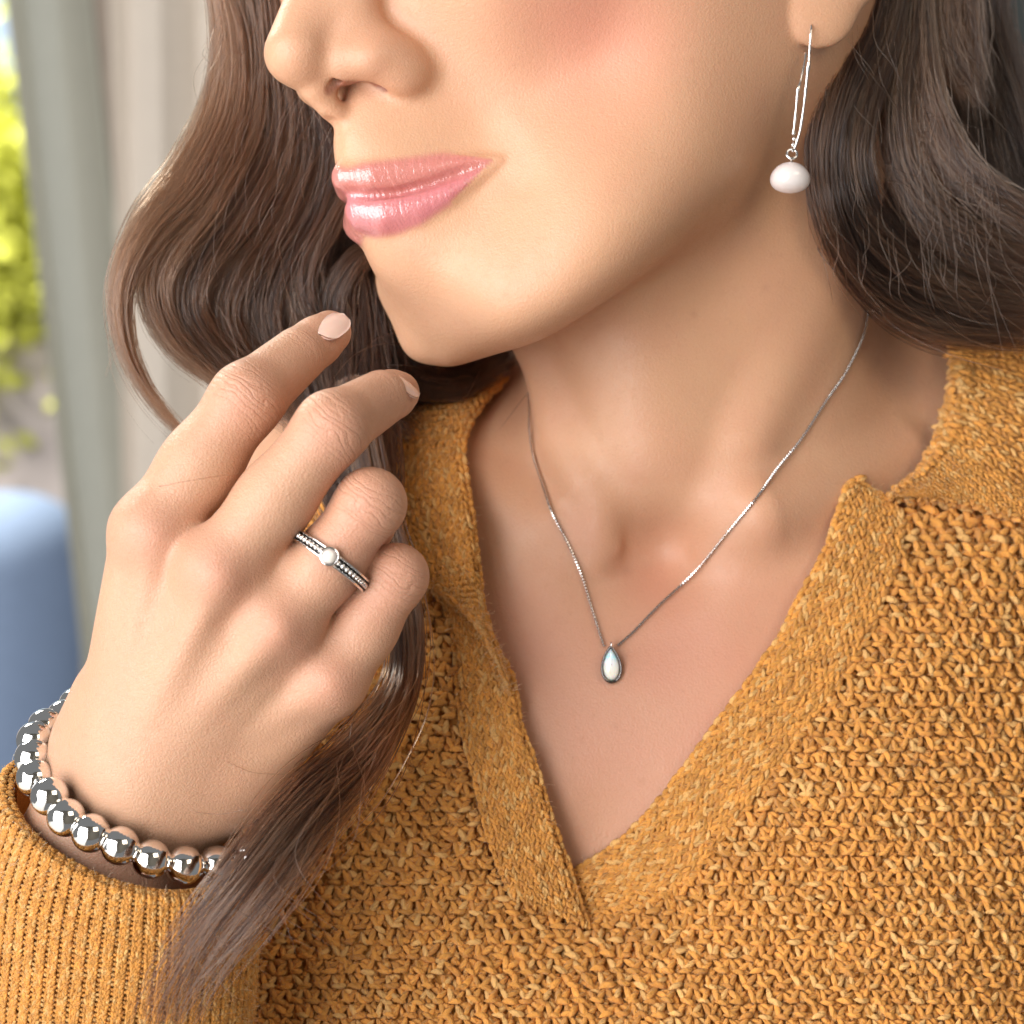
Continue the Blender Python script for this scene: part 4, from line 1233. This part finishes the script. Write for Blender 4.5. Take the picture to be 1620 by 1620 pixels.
# the far side of the cuff behind the wrist
def cuff_back(u, v):
    ph = (1.15 + v * .70) * np.pi
    u = np.asarray(u, float)
    cx = 197 - 204 * np.cos(ph) * .97; cy = 1292 - 204 * np.cos(ph) * .27 + 60 * np.sin(ph) + 200 * u
    return U(cx, cy, -4.4 - 3.0 * np.sin(ph))
M = Merge(); knit(M, cuff_back, 18, 72, 'rib', None, 1.0, True, (20, 60), .10)
M.build('cuff_back', M_KNIT, slv, True, 'yarn') if False else M.build('cuff', M_KNIT, sweater, True, 'yarn')
FRONT = True

# wool fuzz
def fuzz(S, n, mask=None, L=.22):
    u = rng.random(n); v = rng.random(n)
    P = S(u, v); N = surf_n(S, u, v)
    if mask is not None:
        k = mask(topx(P), 0); P, N = P[k], N[k]
    n = len(P)
    d1 = unit(N * .5 + rng.normal(0, .6, (n, 3))); d2 = unit(d1 + rng.normal(0, .7, (n, 3)))
    l = rng.uniform(.4, 1.2, (n, 1)) * L
    return catm3(np.stack([P, P + N * .12 + d1 * l * .5, P + N * .12 + d1 * l * .5 + d2 * l * .5], 1))

def catm3(X):
    t = np.linspace(0, 1, 6)[None, :, None]
    a, b, c = X[:, 0:1], X[:, 1:2], X[:, 2:3]
    return (1 - t) ** 2 * a + 2 * t * (1 - t) * b + t * t * c
FZ = []
for Sx, n_, mk in FUZZ:
    FZ.append(fuzz(Sx, n_, mk))
FZ = np.concatenate(FZ)
fzo = curves_obj('wool_fuzz', FZ, np.full(FZ.shape[:2], .0042), rng.random(len(FZ)), M_FUZZ, sweater)
fzo['kind'] = 'stuff'
# ------------------------------------------------------------------ jewellery
def empty(name, loc, label, cat, group=None):
    o = bpy.data.objects.new(name, None); sc.collection.objects.link(o)
    o.location = Vector(np.asarray(loc) * .01); o.empty_display_size = .005
    bpy.context.view_layer.update()
    return tag(o, label, cat, group)
def local(o, P): return np.asarray(P) - np.array(o.location) * 100

# bracelet of polished beads: seen beads follow the photograph, the rest close the loop behind the wrist
seen = [(122, 1116, None), (102, 1136, None), (73, 1150, None), (56, 1171, None), (53, 1199, None), (56, 1231, None), (79, 1260, None), (105, 1293, None), (144, 1318, None), (190, 1338, None), (239, 1359, None), (292, 1369, None), (343, 1368, None)]
BR = .448
sp = np.array([(a, b) for a, b, _ in seen], float)
ylist = [-2.6, -3.0, -3.5, -4.05, -4.6, -5.15]
yy, bb = cast(hand_f, sp[6:, 0], sp[6:, 1], off=BR + .01)
ylist += list(np.minimum(yy, -5.6))
front_pts = U(sp[:, 0], sp[:, 1], np.array(ylist))
back = np.array([U(395, 1352, -5.0), U(425, 1315, -4.0), U(420, 1275, -3.0), U(385, 1235, -2.3), U(335, 1195, -1.9), U(275, 1160, -1.7), U(215, 1130, -1.75), U(160, 1112, -2.1)])
loop = np.vstack([front_pts, back])
bracelet = empty('bracelet', loop.mean(0), 'polished silver bead bracelet around the raised wrist above the knit cuff', 'bracelet')
sv, sq, st = uvsphere(32, 22)
bead_me = None
for p in loop:
    if bead_me is None:
        # a bead with a small dimple at its drill hole
        v = sv.copy(); rr = np.hypot(v[:, 0], v[:, 1]); v[:, 2] *= np.where(rr < .2, .96, 1)
        o = mesh_obj('bead', v * BR, [sq, st], M_SILVER, bracelet); bead_me = o.data
    else:
        o = bpy.data.objects.new('bead', bead_me); sc.collection.objects.link(o); o.parent = bracelet
    o.location = Vector(local(bracelet, p) * .01)
    o.rotation_euler = (rng.uniform(0, 3), rng.uniform(0, 3), rng.uniform(0, 3))
cl2 = np.vstack([loop, loop[:1]])
mid_ = (cl2[:-1] + cl2[1:]) / 2
sp_me = None
for i in range(len(loop)):
    d = cl2[i + 1] - cl2[i]
    if np.linalg.norm(d) < .84 and i < 6: continue
    if sp_me is None:
        ph = np.linspace(0, 2 * np.pi, 16, endpoint=False)
        z = np.array([-.06, -.03, .03, .06]); r = np.array([.10, .135, .135, .10])
        V = np.concatenate([np.stack([r_ * np.cos(ph), r_ * np.sin(ph), np.full(16, z_)], -1) for z_, r_ in zip(z, r)])
        ii = np.arange(3)[:, None] * 16; jj = np.arange(16)[None]
        o = mesh_obj('spacer', V, [np.stack([ii + jj, ii + (jj + 1) % 16, ii + 16 + (jj + 1) % 16, ii + 16 + jj], -1).reshape(-1, 4)], M_SILVER, bracelet); sp_me = o.data
    else:
        o = bpy.data.objects.new('spacer', sp_me); sc.collection.objects.link(o); o.parent = bracelet
    o.location = Vector(local(bracelet, mid_[i]) * .01)
    o.rotation_euler = Vector(d).to_track_quat('Z', 'Y').to_euler()
cv, cq, ct = tube(even(catmull(cl2, 200), 120), .03, 6, False)
mesh_obj('cord', local(bracelet, cv), [cq], plain('cord_grey', (.12, .11, .10)), bracelet)

# ring
Q, R = FING['ring']
axr = unit(Q[1] - Q[0])
rc = Q[0] + (Q[1] - Q[0]) * .54
e1 = unit(np.cross(axr, [0, 1, 0])); e2 = unit(np.cross(axr, e1))
if e2[1] > 0: e2 = -e2
e2 = unit(e2 + axr * .22)
# fit the band to the finger in every direction
phs = np.linspace(0, 2 * np.pi, 96, endpoint=False)
dirs = np.cos(phs)[:, None] * e1 + np.sin(phs)[:, None] * e2
rad = np.full(96, .5)
for _ in range(60):
    d = hand_f(rc + dirs * rad[:, None]); rad = np.minimum(rad + np.maximum(.035 - d, 0) * .6, 1.02)
rad = np.clip(rad, .6, 1.0)
k_ = np.ones(15) / 15
rad = np.convolve(np.r_[rad[-7:], rad, rad[:7]], k_, 'valid')
ringc = rc + dirs * (rad + .03)[:, None]
ring = empty('ring', rc, 'slim silver ring with beaded band and small round pearl on the folded ring finger', 'ring')
def sweep(C, AX, prof, closed=True):
    """profile (k,2): outwards, along the finger"""
    n = len(C); k = len(prof)
    out = unit(C - rc); V = C[:, None] + out[:, None] * prof[None, :, 0:1] + AX * prof[None, :, 1:2]
    i = np.arange(n)[:, None]; j = np.arange(k)[None]
    F = np.stack([i * k + j, i * k + (j + 1) % k, ((i + 1) % n) * k + (j + 1) % k, ((i + 1) % n) * k + j], -1).reshape(-1, 4)
    return V.reshape(-1, 3), F
nrm = unit(np.cross(e1, e2)); nrm = nrm * np.sign(nrm @ axr)
for s_ in (-1, 1):
    rail = np.array([(-.06, .095), (-.06, .145), (.05, .147), (.07, .132), (.07, .112), (.05, .095)]) * [1, s_]
    v, f = sweep(ringc, nrm, rail)
    mesh_obj('rail', local(ring, v), [f if s_ < 0 else f[:, ::-1]], M_SILVER, ring)
v, f = sweep(ringc, nrm, np.array([(-.05, -.10), (-.01, -.10), (-.01, .10), (-.05, .10)]))
mesh_obj('band', local(ring, v), [f], silver_material('blackened_silver', .35, (.10, .095, .10)), ring)
gv_, gq, gt = uvsphere(12, 8)
gm = None
ring_loop = np.vstack([ringc, ringc[:1]]); LL = np.r_[0, np.cumsum(np.linalg.norm(np.diff(ring_loop, axis=0), axis=1))]
tt_ = np.arange(0, LL[-1], .120)
bez_dir = np.array([np.interp(x, [0, 1], [0, 1]) for x in (0, 1)])
front_i = int(np.argmin(np.abs(phs - (np.pi / 2 - .02))))
bezc = ringc[front_i]
for t_ in tt_:
    p = np.array([np.interp(t_, LL, ring_loop[:, k]) for k in range(3)])
    if np.linalg.norm(p - bezc) < .20: continue
    p = p + unit(p - rc) * .035
    if gm is None:
        o = mesh_obj('granule', gv_ * .064, [gq, gt], M_SILVER, ring); gm = o.data
    else:
        o = bpy.data.objects.new('granule', gm); sc.collection.objects.link(o); o.parent = ring
    o.location = Vector(local(ring, p) * .01)
outd = unit(bezc - rc)
def lathe(C, ax, prof, seg=28):
    ax = unit(ax); a = unit(np.cross(ax, [.3, .2, .9])); b = np.cross(ax, a)
    ph = np.linspace(0, 2 * np.pi, seg, endpoint=False); prof = np.asarray(prof, float)
    V = C + prof[:, None, 0:1] * (np.cos(ph)[None, :, None] * a + np.sin(ph)[None, :, None] * b) + prof[:, None, 1:2] * ax
    k = len(prof); i = np.arange(k - 1)[:, None] * seg; j = np.arange(seg)[None]
    F = np.stack([i + j, i + (j + 1) % seg, i + seg + (j + 1) % seg, i + seg + j], -1).reshape(-1, 4)
    return V.reshape(-1, 3), F
v, f = lathe(bezc, outd, [(.0, -.04), (.2, -.04), (.225, .02), (.225, .10), (.205, .13), (.175, .125), (.165, .08), (0, .07)])
mesh_obj('bezel', local(ring, v), [f], M_SILVER, ring)
a_ = unit(np.cross(outd, [.3, .2, .9])); b_ = np.cross(outd, a_)
pv = gv_ if False else uvsphere(28, 18)
mesh_obj('pearl', local(ring, bezc + outd * .10 + (pv[0][:, 0:1] * a_ + pv[0][:, 1:2] * b_) * .165 + pv[0][:, 2:3] * outd * .125), [pv[1], pv[2]], pearl_material('grey_pearl', (.78, .73, .64)), ring)

# earring
ye, _ = cast(body_f, [1282], [40]); ye = float(ye[0])
yw = ye - .06
ear = empty('earring', U(1262, 160, yw), 'drop earring with hammered silver wire hook and round white pearl hanging from the ear lobe', 'earring')
r_wire = catmull([U(1282, 36, ye + .25), U(1283, 44, yw), U(1280, 90, yw - .05), U(1277, 120, yw - .05), U(1272, 165, yw - .04), U(1266, 205, yw - .02), U(1258, 232, yw), U(1253, 240, yw)], 60)
tr = np.linspace(0, 1, 60); rr_ = .030 + .016 * np.exp(-((tr - .38) / .07) ** 2) + .006 * np.sin(tr * 40) * np.sin(np.pi * tr)
v, q, t = tube(r_wire, rr_, 10); mesh_obj('ear_wire', local(ear, v), [q, t], M_SILVER, ear)
l_wire = catmull([U(1274, 82, yw + .30), U(1272, 100, yw + .16), U(1266, 128, yw + .05), U(1262, 143, yw), U(1260, 165, yw), U(1257, 195, yw), U(1255, 211, yw)], 50)
tr = np.linspace(0, 1, 50); rr_ = .030 + .016 * np.exp(-((tr - .48) / .07) ** 2) + .005 * np.sin(tr * 34)
v, q, t = tube(l_wire, rr_, 10); mesh_obj('ear_wire', local(ear, v), [q, t], M_SILVER, ear)
for (a, b, r) in ((1255, 211, .052), (1256, 220, .058), (1254.5, 229, .055)):
    mesh_obj('wire_ball', local(ear, U(a, b, yw) + gv_ * r), [gq, gt], M_SILVER, ear)
ph = np.linspace(0, 2 * np.pi, 33)
lp_ = U(1252.5, 243.5, yw) + np.stack([.125 * np.cos(ph), .05 * np.sin(ph), .125 * np.sin(ph)], -1)
v, q, _t = tube(lp_, .034, 10, False); mesh_obj('loop', local(ear, v), [q], M_SILVER, ear)
v, f = lathe(U(1251.5, 258, yw), [0, 0, 1], [(.0, -.09), (.10, -.085), (.085, -.03), (.04, .0), (.035, .09), (0, .10)])
mesh_obj('cap', local(ear, v), [f], M_SILVER, ear)
pvv = pv[0] * [.50, .47, .385]
pvv[:, 2] -= .05 * (pvv[:, 0] / .5) ** 2
mesh_obj('pearl', local(ear, U(1250, 281, yw) + pvv), [pv[1], pv[2]], M_PEARL, ear)

# necklace: box chain lying on the skin, and a bezel-set drop
rp = [(1377, 470), (1374, 490), (1366, 531), (1338, 589), (1309, 631), (1267, 695), (1228, 743), (1196, 788), (1148, 846), (1100, 904), (1044, 956), (1000, 1001), (978, 1020)]
lp2 = [(836, 622), (837, 640), (838, 682), (844, 723), (857, 764), (874, 812), (896, 856), (918, 904), (933, 953), (948, 1001), (955, 1022)]
neck = empty('necklace', U(966, 1040, 0), 'fine silver box chain necklace with teardrop moonstone pendant on the bare chest', 'necklace')
def on_skin(P, off):
    P = np.asarray(P, float); y, _ = cast(body_f, P[:, 0], P[:, 1], -10, 9, off)
    return y
CM = Merge()
def link(M, C, X, Y, Z, s, ln):
    """one box link: a small block with rounded edges"""
    V = []
    for x, r in ((-1, .62), (-.62, 1), (.62, 1), (1, .62)):
        V += [C + X * ln * x * .5 + (Y * a + Z * b) * s * .5 * r for a, b in ((-1, -.5), (-.5, -1), (.5, -1), (1, -.5), (1, .5), (.5, 1), (-.5, 1), (-1, .5))]
    q = [(k * 8 + j, k * 8 + (j + 1) % 8, k * 8 + 8 + (j + 1) % 8, k * 8 + 8 + j) for k in range(3) for j in range(8)]
    q += [(0, 7, 6, 5), (0, 5, 4, 1), (1, 4, 3, 2), (24, 29, 30, 31), (24, 25, 28, 29), (25, 26, 27, 28)]
    M.add(np.array(V), np.array(q))
KM = Merge()
for pl in (rp, lp2):
    c = even(catmull(pl, 160), 220)
    y = on_skin(c, .055)
    for _ in range(4): y = np.minimum(y, np.convolve(np.r_[[y[0]] * 6, y, [y[-1]] * 6], np.ones(13) / 13, 'valid'))
    if pl is lp2:
        k0 = int(np.argmax(c[:, 1] > 690)); y[:k0] = y[k0] + (690 - c[:k0, 1]) * .010
    P3 = U(c[:, 0], c[:, 1], y)
    n = int(np.linalg.norm(np.diff(P3, axis=0), axis=1).sum() / .078)
    P3 = even(P3, n); T = unit(np.gradient(P3, axis=0))
    N = np.tile([0, -1.0, 0], (n, 1)); Y = unit(np.cross(N, T)); N = np.cross(T, Y)
    for i in range(n):
        r_ = .785 * (i % 2) + .3
        link(CM, P3[i], T[i], Y[i] * math.cos(r_) + N[i] * math.sin(r_), N[i] * math.cos(r_) - Y[i] * math.sin(r_), .078, .058)
    kv, kq, _k = tube(P3, .018, 6, False); KM.add(local(neck, kv), kq)
KM.build('link_gap_shade', silver_material('gap_shade', .4, (.12, .11, .11)), neck)  # dark tube added so the gaps between links look shaded
cm_ = Merge(); cm_.add(local(neck, np.vstack(CM.V)), np.vstack(CM.Q))
ch = cm_.build('chain', silver_material('chain_silver', .16, (.95, .92, .88)), neck, False)
yp = float(on_skin([(967, 1055)], .05)[0])
PC = U(967, 1051, yp - .10)
def drop(t, sx=1.0, sy=1.0):
    """teardrop outline, t 0..1 clockwise from the tip"""
    a = t * 2 * np.pi
    x = .31 * np.sin(a) * np.abs(np.sin(a / 2)) ** .62
    z = .49 * np.cos(a)
    return np.stack([x * sx * 1.06, z * sy], -1)
tt2 = np.linspace(0, 1, 72, endpoint=False)
tilt = math.radians(2)
def ringat(s, sy, y):
    d = drop(tt2, s, sy); c_, s_ = math.cos(tilt), math.sin(tilt)
    return PC + np.stack([d[:, 0] * c_ - d[:, 1] * s_, np.full(72, y), d[:, 0] * s_ + d[:, 1] * c_], -1)
prof = [(.80, .85, .07), (.97, .98, .05), (1.0, 1.0, -.02), (.97, .98, -.075), (.88, .91, -.095), (.79, .84, -.07), (.76, .82, -.02)]
V = np.vstack([ringat(*p) for p in prof]); k = 72
i = np.arange(len(prof) - 1)[:, None] * k; j = np.arange(k)[None]
F = np.stack([i + j, i + (j + 1) % k, i + k + (j + 1) % k, i + k + j], -1).reshape(-1, 4)
mesh_obj('bezel', local(neck, V), [F], silver_material('bezel_silver', .06, (.22, .205, .20)), neck)
rings = [ringat(s * .75, s * .81, -.02 - .13 * math.sqrt(max(0, 1 - s * s))) for s in (1, .93, .82, .66, .46, .24, .04)]
V = np.vstack(rings); i = np.arange(6)[:, None] * k
F = np.stack([i + j, i + (j + 1) % k, i + k + (j + 1) % k, i + k + j], -1).reshape(-1, 4)
def moonstone():
    m, nt, b = new_mat('moonstone'); L = nt.links
    co = obj_coord(nt); sx = nt.nodes.new('ShaderNodeSeparateXYZ'); L.new(co, sx.inputs[0])
    n = noise(nt, co, 350, 3, .6)
    h = math_n(nt, 'ADD', math_n(nt, 'MULTIPLY', sx.outputs['Z'], 140.0), math_n(nt, 'MULTIPLY', n, .35))
    cr = nt.nodes.new('ShaderNodeValToRGB'); L.new(math_n(nt, 'ADD', h, .45), cr.inputs[0])
    e = cr.color_ramp.elements
    e[0].position = .18; e[0].color = (1.0, .98, .84, 1); e[1].position = .42; e[1].color = (.97, .98, 1.0, 1)
    x = e.new(.62); x.color = (.50, .85, 1.0, 1); x = e.new(.86); x.color = (.80, .92, .95, 1)
    L.new(cr.outputs[0], b.inputs['Base Color'])
    b.inputs['Roughness'].default_value = .08; b.inputs['Subsurface Weight'].default_value = .3
    b.inputs['Subsurface Scale'].default_value = .001; b.inputs['Coat Weight'].default_value = 1; b.inputs['Coat Roughness'].default_value = .03
    return m
mesh_obj('stone', local(neck, V), [F], moonstone(), neck)
v, q, t = tube(catmull([PC + [.0, .08, .40], PC + [.0, -.06, .47], PC + [.0, -.02, .56], PC + [0, .08, .55]], 16), [.03] * 16, 8)
mesh_obj('bail', local(neck, v), [q, t], M_SILVER, neck)
